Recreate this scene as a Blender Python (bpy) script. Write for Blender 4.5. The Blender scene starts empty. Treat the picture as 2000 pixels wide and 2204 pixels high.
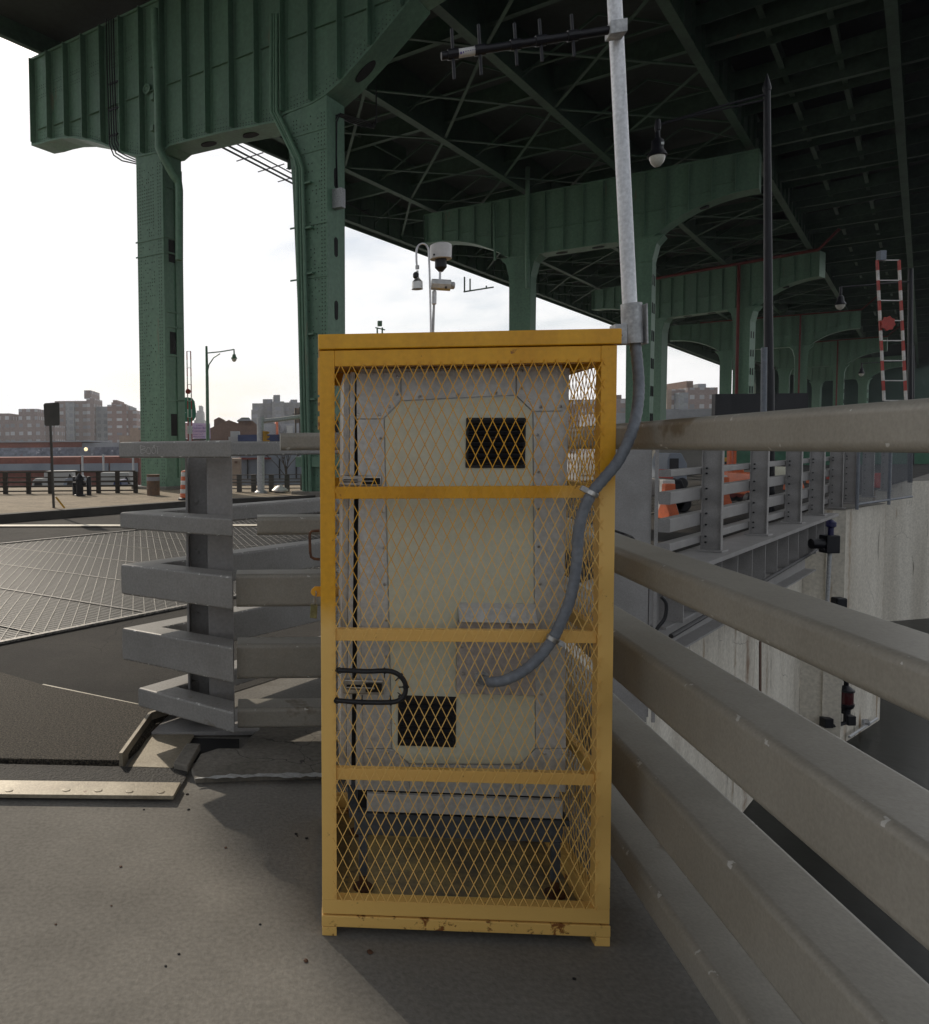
import bpy, math, random
from mathutils import Vector, Matrix
random.seed(7)
S = bpy.context.scene
C = S.collection
R = math.radians
# ------------------------------------------------------------------ camera (a cropped, i.e. shifted, view)
W0, H0, F0, PX, PY = 2000.0, 2204.0, 1700.0, 560.0, 1045.0
CAMZ = 1.58
cd = bpy.data.cameras.new('camera'); cam = bpy.data.objects.new('camera', cd); C.objects.link(cam)
cam.location = (0, 0, CAMZ)
MR = Matrix.Rotation(R(90-2.8), 3, 'X') @ Matrix.Rotation(R(-0.52), 3, 'Z')
cam.rotation_euler = MR.to_euler()
cd.sensor_fit = 'VERTICAL'; cd.sensor_height = 36; cd.sensor_width = 36
cd.lens = F0/H0*36
cd.shift_x = (W0/2-PX)/H0; cd.shift_y = -(H0/2-PY)/H0
cd.clip_start = .05; cd.clip_end = 3000
S.camera = cam
CP = Vector((0, 0, CAMZ))
def ray(x, y):
    return MR @ Vector(((x-PX)/F0, -(y-PY)/F0, -1))
def G(x, y, z=0.):                    # where the sight line meets the level z
    d = ray(x, y); return CP + d*((z-CAMZ)/d.z)
def atD(x, y, D):                     # where it meets the plane Y = D
    d = ray(x, y); return CP + d*(D/d.y)
class Fr:
    """frame: a along ex, b along ey (away), c up"""
    def __init__(s, o, ex, ey=None, ez=(0, 0, 1)):
        s.o = Vector(o); s.x = Vector(ex).normalized(); s.z = Vector(ez).normalized()
        s.y = Vector(ey).normalized() if ey is not None else s.z.cross(s.x).normalized()
    def w(s, a, b, c): return s.o + s.x*a + s.y*b + s.z*c
    def hit(s, px, py, b=0.):
        d = ray(px, py); n = s.y
        t = ((s.o + n*b) - CP).dot(n)/d.dot(n)
        p = CP + d*t - s.o
        return p.dot(s.x), p.dot(s.z)
WF = Fr((0, 0, 0), (1, 0, 0))
class MB:
    def __init__(s): s.v = []; s.f = []; s.k = []
    def add(s, vs, fs):
        n = len(s.v); s.k.append((n, len(s.f))); s.v += [Vector(v) for v in vs]; s.f += [tuple(i+n for i in f) for f in fs]; return s
    def box(s, fr, a0, a1, b0, b1, c0, c1):
        vs = [fr.w(a, b, c) for a in (a0, a1) for b in (b0, b1) for c in (c0, c1)]
        return s.add(vs, [(0, 1, 3, 2), (4, 6, 7, 5), (0, 4, 5, 1), (2, 3, 7, 6), (0, 2, 6, 4), (1, 5, 7, 3)])
    def prism(s, fr, pts, b0, b1):
        n = len(pts)
        ar = sum(pts[i][0]*pts[(i+1) % n][1]-pts[(i+1) % n][0]*pts[i][1] for i in range(n))
        if ar < 0: pts = pts[::-1]
        vs = [fr.w(a, b0, c) for a, c in pts]+[fr.w(a, b1, c) for a, c in pts]
        fs = [tuple(range(n)), tuple(range(2*n-1, n-1, -1))]
        fs += [(i+n, (i+1) % n+n, (i+1) % n, i) for i in range(n)]
        return s.add(vs, fs)
    def slab(s, pts, z0, z1):             # pts: world xy
        n = len(pts)
        ar = sum(pts[i][0]*pts[(i+1) % n][1]-pts[(i+1) % n][0]*pts[i][1] for i in range(n))
        if ar < 0: pts = pts[::-1]
        vs = [(p[0], p[1], z0) for p in pts]+[(p[0], p[1], z1) for p in pts]
        fs = [tuple(range(n-1, -1, -1)), tuple(range(n, 2*n))]+[(i, (i+1) % n, (i+1) % n+n, i+n) for i in range(n)]
        return s.add(vs, fs)
    def tube(s, path, r, n=10, caps=True, rs=None):
        path = [Vector(p) for p in path]; m = len(path); rings = []; up = None
        for i, p in enumerate(path):
            t = (path[min(i+1, m-1)]-path[max(i-1, 0)]).normalized()
            if up is None:
                up = Vector((0, 0, 1)) if abs(t.z) < .9 else Vector((1, 0, 0))
            x = (up - t*up.dot(t)).normalized(); y = t.cross(x); up = x
            rr = rs[i] if rs else r
            rings.append([p+(x*math.cos(2*math.pi*k/n)+y*math.sin(2*math.pi*k/n))*rr for k in range(n)])
        vs = [v for q in rings for v in q]
        fs = [(i*n+k, i*n+(k+1) % n, (i+1)*n+(k+1) % n, (i+1)*n+k) for i in range(m-1) for k in range(n)]
        if caps: fs += [tuple(range(n-1, -1, -1)), tuple((m-1)*n+k for k in range(n))]
        return s.add(vs, fs)
    def bar(s, p0, p1, w, h, up=(0, 0, 1)):
        p0 = Vector(p0); p1 = Vector(p1); t = (p1-p0).normalized(); up = Vector(up)
        x = t.cross(up)
        if x.length < 1e-4: x = t.cross(Vector((1, 0, 0)))
        x.normalize(); y = x.cross(t)
        vs = [p+x*i*w/2+y*j*h/2 for p in (p0, p1) for i, j in ((-1, -1), (1, -1), (1, 1), (-1, 1))]
        return s.add(vs, [(3, 2, 1, 0), (4, 5, 6, 7), (0, 1, 5, 4), (1, 2, 6, 5), (2, 3, 7, 6), (3, 0, 4, 7)])
    def lathe(s, o, prof, n=24, ax=(0, 0, 1)):
        z = Vector(ax).normalized(); x = z.orthogonal().normalized(); y = z.cross(x); o = Vector(o)
        vs = [o+z*h+(x*math.cos(2*math.pi*k/n)+y*math.sin(2*math.pi*k/n))*r for r, h in prof for k in range(n)]
        m = len(prof)
        fs = [(i*n+k, i*n+(k+1) % n, (i+1)*n+(k+1) % n, (i+1)*n+k) for i in range(m-1) for k in range(n)]
        fs += [tuple(range(n-1, -1, -1)), tuple((m-1)*n+k for k in range(n))]
        return s.add(vs, fs)
    def sheet(s, pts, z):
        n = len(pts)
        ar = sum(pts[i][0]*pts[(i+1) % n][1]-pts[(i+1) % n][0]*pts[i][1] for i in range(n))
        if ar < 0: pts = pts[::-1]
        return s.add([(p[0], p[1], z) for p in pts], [tuple(range(n))])
    def each(s, name, m, parent=None, **kw):      # one object for every added piece
        out = []; ks = s.k+[(len(s.v), len(s.f))]
        for (v0, f0), (v1, f1) in zip(ks, ks[1:]):
            b = MB(); b.v = s.v[v0:v1]; b.f = [tuple(i-v0 for i in f) for f in s.f[f0:f1]]; out.append(b.build(name, m, parent, **kw))
        return out
    def build(s, name, m, parent=None, loc=None, bevel=0, smooth=False, seg=2, sharp=35):
        me = bpy.data.meshes.new(name)
        o = bpy.data.objects.new(name, me); C.objects.link(o)
        if parent is not None:
            off = WL[parent.name]; o.parent = parent
            if loc is not None: o.location = Vector(loc)-off; off = Vector(loc)
        elif loc is not None: off = Vector(loc); o.location = off
        else: off = Vector((0, 0, 0))
        WL[o.name] = off.copy()
        me.from_pydata([tuple(v-off) for v in s.v], [], s.f); me.update()
        me.materials.append(m)
        if smooth:
            for p in me.polygons: p.use_smooth = True
            try: me.set_sharp_from_angle(angle=R(sharp))
            except Exception: pass
        if bevel:
            b = o.modifiers.new('bevel', 'BEVEL'); b.width = bevel; b.segments = seg; b.limit_method = 'ANGLE'; b.angle_limit = R(40)
            b.harden_normals = True
            for p in me.polygons: p.use_smooth = True
            try: me.set_sharp_from_angle(angle=R(60))
            except Exception: pass
        return o
WL = {}
def thing(name, label, cat, loc=(0, 0, 0), group=None):
    o = bpy.data.objects.new(name, None); C.objects.link(o); o.location = loc; o.empty_display_size = .1
    WL[o.name] = Vector(loc); return tag(o, label, cat, group)
def tag(o, label=None, cat=None, group=None, kind=None):
    if label: o['label'] = label
    if cat: o['category'] = cat
    if group: o['group'] = group
    if kind: o['kind'] = kind
    return o
def struct(o, kind='structure'): o['kind'] = kind; return o
def clone(root, loc, rotz=0., label=None):
    def cp(o, par):
        c = o.copy(); C.objects.link(c); c.parent = par
        for ch in list(o.children): cp(ch, c)
        return c
    r = cp(root, None); r.location = loc; r.rotation_euler = (0, 0, rotz)
    if label: r['label'] = label
    WL[r.name] = Vector(loc)
    return r
# ------------------------------------------------------------------ materials
MATS = {}
def node(nt, t, **kw):
    n = nt.nodes.new(t)
    for k, v in kw.items(): setattr(n, k, v)
    return n
def mat(name, col, col2=None, rough=.6, metal=0., scale=6., fine=60., var=.35, fvar=.15, bump=.15, bscale=120., emit=None,
        streak=False, spots=None, spec=.5, alpha=None):
    """noise-varied surface. spots = (colour, scale, threshold): patches of stain or rust"""
    m = bpy.data.materials.new(name); m.use_nodes = True; nt = m.node_tree; L = nt.links.new
    b = nt.nodes['Principled BSDF']; b.inputs['Roughness'].default_value = rough; b.inputs['Metallic'].default_value = metal
    b.inputs['Specular IOR Level'].default_value = spec
    tc = node(nt, 'ShaderNodeTexCoord'); vec = tc.outputs['Object']
    if streak:
        mp = node(nt, 'ShaderNodeMapping'); mp.inputs['Scale'].default_value = (1, 1, .12); L(vec, mp.inputs['Vector']); v1 = mp.outputs[0]
    else: v1 = vec
    n1 = node(nt, 'ShaderNodeTexNoise'); n1.inputs['Scale'].default_value = scale; n1.inputs['Detail'].default_value = 6; n1.inputs['Roughness'].default_value = .6
    L(v1, n1.inputs['Vector'])
    if col2 is None: col2 = tuple(c*(1-var) for c in col)
    mx = node(nt, 'ShaderNodeMix', data_type='RGBA'); mx.inputs['A'].default_value = (*col2, 1); mx.inputs['B'].default_value = (*col, 1)
    mr = node(nt, 'ShaderNodeMapRange'); mr.inputs['From Min'].default_value = .36; mr.inputs['From Max'].default_value = .64
    L(n1.outputs['Fac'], mr.inputs['Value']); L(mr.outputs[0], mx.inputs['Factor'])
    n2 = node(nt, 'ShaderNodeTexNoise'); n2.inputs['Scale'].default_value = fine; n2.inputs['Detail'].default_value = 3; L(vec, n2.inputs['Vector'])
    m2 = node(nt, 'ShaderNodeMapRange'); m2.inputs['From Min'].default_value = .3; m2.inputs['From Max'].default_value = .7
    m2.inputs['To Min'].default_value = 1-fvar; m2.inputs['To Max'].default_value = 1+fvar; L(n2.outputs['Fac'], m2.inputs['Value'])
    mm = node(nt, 'ShaderNodeVectorMath', operation='SCALE'); L(mx.outputs['Result'], mm.inputs[0]); L(m2.outputs[0], mm.inputs['Scale'])
    out = mm.outputs[0]
    if spots:
        for (sc, ss, th) in spots:
            n3 = node(nt, 'ShaderNodeTexNoise'); n3.inputs['Scale'].default_value = ss; n3.inputs['Detail'].default_value = 5; n3.inputs['Roughness'].default_value = .65
            L(v1, n3.inputs['Vector'])
            m3 = node(nt, 'ShaderNodeMapRange'); m3.inputs['From Min'].default_value = th; m3.inputs['From Max'].default_value = th+.05; L(n3.outputs['Fac'], m3.inputs['Value'])
            x3 = node(nt, 'ShaderNodeMix', data_type='RGBA'); x3.inputs['B'].default_value = (*sc, 1); L(out, x3.inputs['A']); L(m3.outputs[0], x3.inputs['Factor'])
            out = x3.outputs['Result']
    L(out, b.inputs['Base Color'])
    if bump:
        n4 = node(nt, 'ShaderNodeTexNoise'); n4.inputs['Scale'].default_value = bscale; n4.inputs['Detail'].default_value = 4; L(vec, n4.inputs['Vector'])
        bp = node(nt, 'ShaderNodeBump'); bp.inputs['Strength'].default_value = bump; bp.inputs['Distance'].default_value = .01
        L(n4.outputs['Fac'], bp.inputs['Height']); L(bp.outputs[0], b.inputs['Normal'])
    if emit:
        b.inputs['Emission Color'].default_value = (*col, 1); b.inputs['Emission Strength'].default_value = emit
    MATS[name] = m
    return m
def base_out(m):
    nt = m.node_tree; b = nt.nodes['Principled BSDF']; return nt, b, b.inputs['Base Color'].links[0].from_socket
M = {}
M['green'] = mat('green steel paint', (.12, .23, .15), (.09, .17, .115), rough=.5, scale=1.2, fine=9, var=.3, fvar=.14, bump=.25, bscale=14, streak=True,
                 spots=[((.15, .155, .10), 2.2, .66), ((.16, .09, .05), 5, .735)])
M['green_shaded'] = mat('shade-darkened green steel', (.055, .11, .07), (.03, .065, .042), rough=.6, scale=.6, fine=6, bump=.2, bscale=10, spots=[((.09, .07, .045), 1.5, .68)])  # same green paint, with the shade under the deck put into its colour
M['rivet'] = mat('grimy rivets', (.06, .10, .07), rough=.6, scale=3)
M['deckslab'] = mat('deck slab', (.03, .04, .033), rough=.8, scale=.5, fine=4)
M['rail'] = mat('rail paint', (.27, .262, .25), (.22, .212, .20), rough=.5, spec=.35, scale=2.5, fine=90, fvar=.12, bump=.12, bscale=160,
                spots=[((.17, .15, .12), 3.1, .64), ((.62, .61, .58), 15, .715)])
M['railp'] = mat('rail post paint', (.30, .29, .285), (.25, .24, .232), rough=.45, scale=3, fine=60, fvar=.1, bump=.1, spots=[((.65, .64, .6), 14, .75)])
M['alu'] = mat('aluminium sheet', (.53, .54, .54), (.42, .42, .415), rough=.45, metal=.3, scale=5, fine=60, fvar=.14, bump=.1, bscale=50, streak=True)
M['cream'] = mat('cream panel', (.60, .60, .49), (.54, .54, .43), rough=.5, scale=3, fine=60, fvar=.06, bump=.04, spots=[((.25, .23, .17), 22, .77)])
M['galv'] = mat('galvanised steel', (.66, .67, .69), (.48, .49, .51), rough=.4, metal=.35, scale=14, fine=90, fvar=.15, bump=.06, streak=True, spots=[((.10, .10, .11), 9, .66)])
M['galv2'] = mat('cast clamp', (.46, .47, .48), rough=.5, metal=.3, scale=30, fine=100, bump=.1)
M['black'] = mat('black plastic', (.007, .007, .010), rough=.55, scale=8, bump=.05)
M['blackm'] = mat('black painted steel', (.010, .010, .014), rough=.42, spec=.3, scale=3, bump=.03)
M['conduit'] = mat('grey conduit', (.17, .185, .21), (.13, .145, .17), rough=.55, scale=10, bump=.1)
M['steel'] = mat('stainless steel', (.50, .49, .47), rough=.3, metal=.9, scale=20, bump=.05)
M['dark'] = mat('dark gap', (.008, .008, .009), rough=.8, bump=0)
M['white'] = mat('white plastic', (.62, .61, .60), rough=.4, scale=4, fvar=.05, bump=.03)
M['brass'] = mat('old brass', (.23, .22, .10), rough=.45, metal=.5, scale=30)
M['rust'] = mat('rusty steel', (.11, .045, .018), (.05, .02, .012), rough=.7, scale=40)
M['bluegrey'] = mat('blue grey frame', (.065, .078, .095), (.045, .055, .068), rough=.5, scale=6, spots=[((.10, .05, .03), 9, .66)])
M['concrete'] = mat('concrete paving', (.215, .205, .186), (.17, .162, .147), rough=.9, spec=.15, scale=1.7, fine=60, fvar=.16, bump=.22, bscale=120,
                    spots=[((.145, .133, .115), .9, .58), ((.21, .125, .075), 2.3, .70), ((.035, .03, .028), 24, .735)])
M['concrete2'] = mat('old concrete', (.19, .175, .15), (.135, .124, .103), rough=.85, scale=2.4, fine=40, fvar=.2, bump=.4, bscale=60)
M['wall'] = mat('stained concrete wall', (.64, .60, .52), (.48, .44, .37), rough=.85, scale=1.1, fine=14, fvar=.14, bump=.3, bscale=20, streak=True,
                spots=[((.30, .22, .14), 1.3, .60), ((.20, .18, .145), 3.6, .64)])
M['asphalt'] = mat('asphalt', (.046, .043, .039), (.026, .025, .024), rough=.9, spec=.2, scale=.9, fine=120, fvar=.3, bump=.5, bscale=150)
M['grit'] = mat('gritty black surfacing', (.085, .072, .054), (.005, .005, .005), rough=.8, spec=.2, scale=85, fine=170, fvar=.5, bump=1., bscale=110)
M['grate'] = mat('grating gaps', (.016, .018, .019), (.006, .007, .007), rough=.6, scale=60, fine=90, fvar=.5, bump=.6, bscale=80)
M['gratebar'] = mat('grating bars', (.24, .225, .20), (.035, .035, .034), rough=.5, metal=.2, scale=34, fine=120, fvar=.4, bump=.4)
M['plate'] = mat('weathered steel plate', (.30, .265, .20), (.21, .18, .13), rough=.5, metal=.2, scale=5, fine=70, bump=.15, spots=[((.12, .07, .04), 8, .70)])
M['sealant'] = mat('white joint sealant', (.42, .43, .43), (.30, .30, .29), rough=.8, scale=20, bump=.5)
M['kerb'] = mat('kerb stone', (.055, .05, .043), rough=.85, scale=2)
M['pavers'] = mat('paver ground', (.27, .215, .145), (.18, .14, .09), rough=.9, scale=2.5, fine=25, fvar=.3, bump=.5, bscale=30)
M['timber'] = mat('old timber', (.055, .045, .035), rough=.85, scale=3, bump=.3, streak=True)
M['orange'] = mat('orange plastic', (.60, .12, .03), (.45, .09, .025), rough=.5, scale=4)
M['whitep'] = mat('white reflective', (.62, .60, .57), (.45, .43, .4), rough=.5, scale=4)
M['red'] = mat('red paint', (.42, .035, .02), rough=.5, scale=4)
M['redd'] = mat('dull red pipe', (.16, .02, .015), rough=.6, scale=2)
M['brown'] = mat('rusty drum', (.16, .09, .05), (.09, .06, .04), rough=.7, scale=5)
M['yellowm'] = mat('signal yellow', (.50, .26, .01), rough=.5, scale=5)
M['signgreen'] = mat('sign green', (.012, .16, .085), rough=.45, scale=3)
M['signback'] = mat('sign back', (.06, .055, .045), rough=.6, scale=3)
M['water'] = mat('canal water', (.006, .008, .007), rough=.3, spec=.15, scale=1, bump=.6, bscale=2.)
M['brick'] = mat('brown brick', (.13, .075, .055), (.10, .06, .045), rough=.9, scale=.6, fine=4)
M['brickred'] = mat('red brick', (.20, .07, .05), (.14, .05, .04), rough=.9, scale=.3, fine=4)
M['grimy'] = mat('graffiti wall', (.22, .24, .28), (.12, .13, .16), rough=.9, scale=.5, fine=2.5, fvar=.3, spots=[((.50, .50, .53), .9, .60), ((.24, .14, .14), .6, .66)])
M['greyroof'] = mat('grey cladding', (.21, .235, .27), (.16, .18, .215), rough=.7, scale=.4)
M['blue'] = mat('blue cladding', (.02, .04, .13), rough=.6, scale=.6)
M['palewall'] = mat('pale wall', (.26, .27, .29), (.20, .21, .23), rough=.8, scale=.4)
M['bark'] = mat('bark', (.07, .06, .05), rough=.9, scale=8)
M['lamp'] = mat('lamp glass', (.60, .58, .50), rough=.15, scale=2, bump=0)
M['paintline'] = mat('road line', (.62, .58, .48), (.48, .44, .36), rough=.6, scale=4)
M['teal'] = mat('green containers', (.03, .13, .07), rough=.6, scale=2)
M['floorp'] = mat('dirty brightened cage floor', (.46, .34, .13), (.19, .165, .12), rough=.7, scale=5, fine=40, spots=[((.16, .14, .11), 4, .60)])  # dirty yellow paint, brightened in place of missing sunlight on the floor
M['railb'] = mat('grimy rail paint', (.30, .282, .245), (.25, .234, .20), rough=.45, spec=.4, scale=3, fine=110, fvar=.09, bump=.07, bscale=160,
                spots=[((.15, .12, .08), 2.2, .64), ((.62, .61, .58), 16, .715)])
M['purple'] = mat('poster purple', (.42, .36, .55), (.48, .33, .42), rough=.6, scale=.5, bump=0)
M['ink'] = mat('poster ink', (.10, .06, .24), rough=.6, bump=0)
M['skin'] = mat('poster pink', (.55, .33, .31), (.30, .26, .30), rough=.6, scale=1.2, bump=0)
M['letter'] = mat('sign lettering', (.62, .64, .62), rough=.5, bump=0)
M['scratch'] = mat('scratched paint', (.60, .59, .56), rough=.6, bump=0)
def facade(name, wall, glass, bw=3.2, bh=3., mortar=.85, var=None, off=0.):
    m = mat(name, wall, rough=.85, scale=.08, fine=1.5, var=.15, bump=0); nt, b, out = base_out(m); L = nt.links.new
    tc = node(nt, 'ShaderNodeTexCoord'); sx = node(nt, 'ShaderNodeSeparateXYZ'); L(tc.outputs['Object'], sx.inputs[0])
    ad = node(nt, 'ShaderNodeMath', operation='ADD'); L(sx.outputs['X'], ad.inputs[0]); L(sx.outputs['Y'], ad.inputs[1])
    cx = node(nt, 'ShaderNodeCombineXYZ'); L(ad.outputs[0], cx.inputs['X']); L(sx.outputs['Z'], cx.inputs['Y'])
    br = node(nt, 'ShaderNodeTexBrick'); br.offset = off; br.inputs['Scale'].default_value = 1
    br.inputs['Brick Width'].default_value = bw; br.inputs['Row Height'].default_value = bh; br.inputs['Mortar Size'].default_value = mortar
    br.inputs['Mortar Smooth'].default_value = 0.05
    L(cx.outputs[0], br.inputs['Vector']); br.inputs['Color1'].default_value = (*glass, 1); br.inputs['Color2'].default_value = (*(var or tuple(g*1.6 for g in glass)), 1)
    L(out, br.inputs['Mortar']); L(br.outputs['Color'], b.inputs['Base Color'])
    return m
M['f_brick'] = facade('red brick flats', (.20, .155, .145), (.13, .135, .15), var=(.42, .43, .45))
M['f_brick2'] = facade('dark red flats', (.19, .12, .105), (.13, .13, .15), 4.2, 3., 1.0, var=(.48, .49, .50))
M['f_pale'] = facade('pale banded flats', (.22, .24, .25), (.12, .13, .15), 2.6, 2.8, .6)
M['f_grey'] = facade('grey concrete flats', (.20, .205, .21), (.11, .12, .15), 3.6, 2.9, .8, var=(.26, .27, .3))
M['f_tan'] = facade('tan brick', (.28, .21, .16), (.12, .12, .12), 6, 4, 1.4)
M['f_white'] = mat('far pale tower', (.42, .42, .41), rough=.8, scale=.1, bump=0)
def edge_wear(m, col, lo, hi, sc=38):
    nt, b, out = base_out(m); L = nt.links.new
    g = node(nt, 'ShaderNodeNewGeometry'); sz = node(nt, 'ShaderNodeSeparateXYZ'); L(g.outputs['Normal'], sz.inputs[0])
    ab = node(nt, 'ShaderNodeMath', operation='ABSOLUTE'); L(sz.outputs['Z'], ab.inputs[0]); cmp = node(nt, 'ShaderNodeMath', operation='COMPARE'); L(ab.outputs[0], cmp.inputs[0]); cmp.inputs[1].default_value = .60; cmp.inputs[2].default_value = .34
    tc = node(nt, 'ShaderNodeTexCoord'); n = node(nt, 'ShaderNodeTexNoise'); n.inputs['Scale'].default_value = sc; n.inputs['Detail'].default_value = 5; L(tc.outputs['Object'], n.inputs['Vector'])
    a = cmp
    c = node(nt, 'ShaderNodeMapRange'); c.inputs['From Min'].default_value = lo; c.inputs['From Max'].default_value = hi; L(n.outputs['Fac'], c.inputs['Value'])
    mu = node(nt, 'ShaderNodeMath', operation='MULTIPLY'); L(a.outputs[0], mu.inputs[0]); L(c.outputs[0], mu.inputs[1])
    x = node(nt, 'ShaderNodeMix', data_type='RGBA'); x.inputs['B'].default_value = (*col, 1); L(out, x.inputs['A']); L(mu.outputs[0], x.inputs['Factor']); L(x.outputs['Result'], b.inputs['Base Color'])
edge_wear(M['rail'], (.58, .57, .54), .61, .65); edge_wear(M['railb'], (.52, .51, .48), .655, .68, 30)
def cracks(m, col, sc=.75, wd=.0035, thr=.54):
    nt, b, out = base_out(m); L = nt.links.new
    tc = node(nt, 'ShaderNodeTexCoord'); n = node(nt, 'ShaderNodeTexNoise'); n.inputs['Scale'].default_value = 3.; n.inputs['Detail'].default_value = 6; L(tc.outputs['Object'], n.inputs['Vector'])
    ad = node(nt, 'ShaderNodeVectorMath', operation='MULTIPLY_ADD'); L(n.outputs['Color'], ad.inputs[0]); ad.inputs[1].default_value = (.25, .25, .25); L(tc.outputs['Object'], ad.inputs[2])
    v = node(nt, 'ShaderNodeTexVoronoi', feature='DISTANCE_TO_EDGE'); v.inputs['Scale'].default_value = sc; L(ad.outputs[0], v.inputs['Vector'])
    a = node(nt, 'ShaderNodeMapRange'); a.inputs['From Min'].default_value = wd; a.inputs['From Max'].default_value = 0; L(v.outputs['Distance'], a.inputs['Value'])
    n2 = node(nt, 'ShaderNodeTexNoise'); n2.inputs['Scale'].default_value = .8; L(tc.outputs['Object'], n2.inputs['Vector'])
    c = node(nt, 'ShaderNodeMapRange'); c.inputs['From Min'].default_value = thr; c.inputs['From Max'].default_value = thr+.04; L(n2.outputs['Fac'], c.inputs['Value'])
    mu = node(nt, 'ShaderNodeMath', operation='MULTIPLY'); L(a.outputs[0], mu.inputs[0]); L(c.outputs[0], mu.inputs[1])
    x = node(nt, 'ShaderNodeMix', data_type='RGBA'); x.inputs['B'].default_value = (*col, 1); L(out, x.inputs['A']); L(mu.outputs[0], x.inputs['Factor']); L(x.outputs['Result'], b.inputs['Base Color'])
cracks(M['concrete'], (.09, .083, .072), .45, .0022, .57); cracks(M['concrete2'], (.03, .03, .028), 2.2, .006, .45); cracks(M['wall'], (.22, .20, .17), .4, .004, .55); cracks(M['asphalt'], (.012, .012, .012), .9, .005, .45)
# yellow paint: strong amber above, paler below a wavy slanting limit, rust specks
def yellow(name, pale_below=True, rust=.675):
    m = mat(name, (.75, .385, .014), (.60, .28, .008), rough=.45, scale=4, fine=60, fvar=.06, bump=.08, bscale=60, streak=True)
    nt, b, out = base_out(m); L = nt.links.new
    tc = node(nt, 'ShaderNodeTexCoord'); sx = node(nt, 'ShaderNodeSeparateXYZ'); L(tc.outputs['Object'], sx.inputs[0])
    if pale_below:
        a = node(nt, 'ShaderNodeMath', operation='MULTIPLY'); L(sx.outputs['X'], a.inputs[0]); a.inputs[1].default_value = .47
        d = node(nt, 'ShaderNodeMath', operation='SUBTRACT'); L(a.outputs[0], d.inputs[0]); L(sx.outputs['Z'], d.inputs[1])
        n = node(nt, 'ShaderNodeTexNoise'); n.inputs['Scale'].default_value = 7; n.inputs['Detail'].default_value = 6; L(tc.outputs['Object'], n.inputs['Vector'])
        e = node(nt, 'ShaderNodeMath', operation='MULTIPLY_ADD'); L(n.outputs['Fac'], e.inputs[0]); e.inputs[1].default_value = .22; L(d.outputs[0], e.inputs[2])
        r = node(nt, 'ShaderNodeMapRange'); r.inputs['From Min'].default_value = -1.0; r.inputs['From Max'].default_value = -.90; L(e.outputs[0], r.inputs['Value'])
        x = node(nt, 'ShaderNodeMix', data_type='RGBA'); x.inputs['B'].default_value = (.80, .50, .145, 1); L(out, x.inputs['A']); L(r.outputs[0], x.inputs['Factor']); out = x.outputs['Result']
    n3 = node(nt, 'ShaderNodeTexNoise'); n3.inputs['Scale'].default_value = 26; n3.inputs['Detail'].default_value = 6; n3.inputs['Roughness'].default_value = .7; L(tc.outputs['Object'], n3.inputs['Vector'])
    r3 = node(nt, 'ShaderNodeMapRange'); r3.inputs['From Min'].default_value = rust-.02; r3.inputs['From Max'].default_value = rust+.04; L(n3.outputs['Fac'], r3.inputs['Value'])
    x3 = node(nt, 'ShaderNodeMix', data_type='RGBA'); x3.inputs['B'].default_value = (.22, .075, .012, 1); L(out, x3.inputs['A']); L(r3.outputs[0], x3.inputs['Factor'])
    L(x3.outputs['Result'], b.inputs['Base Color']); return m
M['yellow'] = yellow('yellow cage paint')
M['yellowr'] = yellow('rusty yellow paint', True, .57)
# ------------------------------------------------------------------ the yellow cage
P0 = G(697, 2013); P1 = G(1308, 2037)
ex = (P1-P0); CW = ex.length
CF = Fr(P0, ex)                       # front plane of the cage, b runs into its depth
print('cage origin', P0, 'width', CW, 'yaw', math.degrees(math.atan2(-CF.x.y, CF.x.x)))
def ch(x, y, b=0.): return CF.hit(x, y, b)
zt = (ch(690, 722)[1]+ch(1325, 705)[1])/2; print('cage top', ch(690, 722), ch(1325, 705))
CDp = .80; pw = .047
zl = zt-.047                          # underside of lid
zb0 = ch(1000, 1995)[1]; print('levels', zl, zb0, ch(700, 1965), ch(700, 1935))
zsill0 = ch(700, 1967)[1]; zsill1 = ch(700, 1936)[1]
xa, xb = ch(690, 1200)[0], ch(1316, 1300)[0]
xa = -.004; xb = CW+.006
cage = thing('equipment_cage', 'tall yellow steel mesh cage standing on the concrete walkway around a metal cabinet', 'cage', P0)
Y = M['yellow']
# lid
m = MB(); m.box(CF, xa-.004, xb+.012, -.006, CDp+.006, zl, zt); m.build('roof', Y, cage, bevel=.004)
zr = zl-.003
for (a0, a1) in ((xa, xa+pw), (xb-pw, xb)):
    for (b0, b1) in ((0, pw), (CDp-pw, CDp)):
        m = MB(); m.box(CF, a0, a1, b0, b1, zsill1, zr); m.build('post', Y, cage, bevel=.002)
zt2 = ch(705, 789)[1]
m = MB(); m.box(CF, xa+pw, xb-pw, .001, pw-.003, zt2, zr); m.build('top_rail', Y, cage, bevel=.002)
m = MB(); m.box(CF, xa, xb, .001, pw-.002, zsill0, zsill1); m.build('bottom_rail', Y, cage, bevel=.002)
for s_, nm in ((0, 1), (1, 1)):
    a0 = xa+.001 if s_ == 0 else xb-pw+.003
    a1 = xa+pw-.003 if s_ == 0 else xb-.001
    m = MB(); m.box(CF, a0, a1, pw, CDp-pw, zt2, zr); m.build('top_rail', Y, cage, bevel=.002)
    m = MB(); m.box(CF, a0, a1, pw, CDp-pw, zsill0, zsill1); m.build('bottom_rail', Y, cage, bevel=.002)
m = MB(); m.box(CF, xa+pw, xb-pw, CDp-pw+.003, CDp-.001, zt2, zr); m.build('top_rail', Y, cage, bevel=.002)
m = MB(); m.box(CF, xa, xb, CDp-pw+.002, CDp-.001, zsill0, zsill1); m.build('bottom_rail', Y, cage, bevel=.002)
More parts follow.
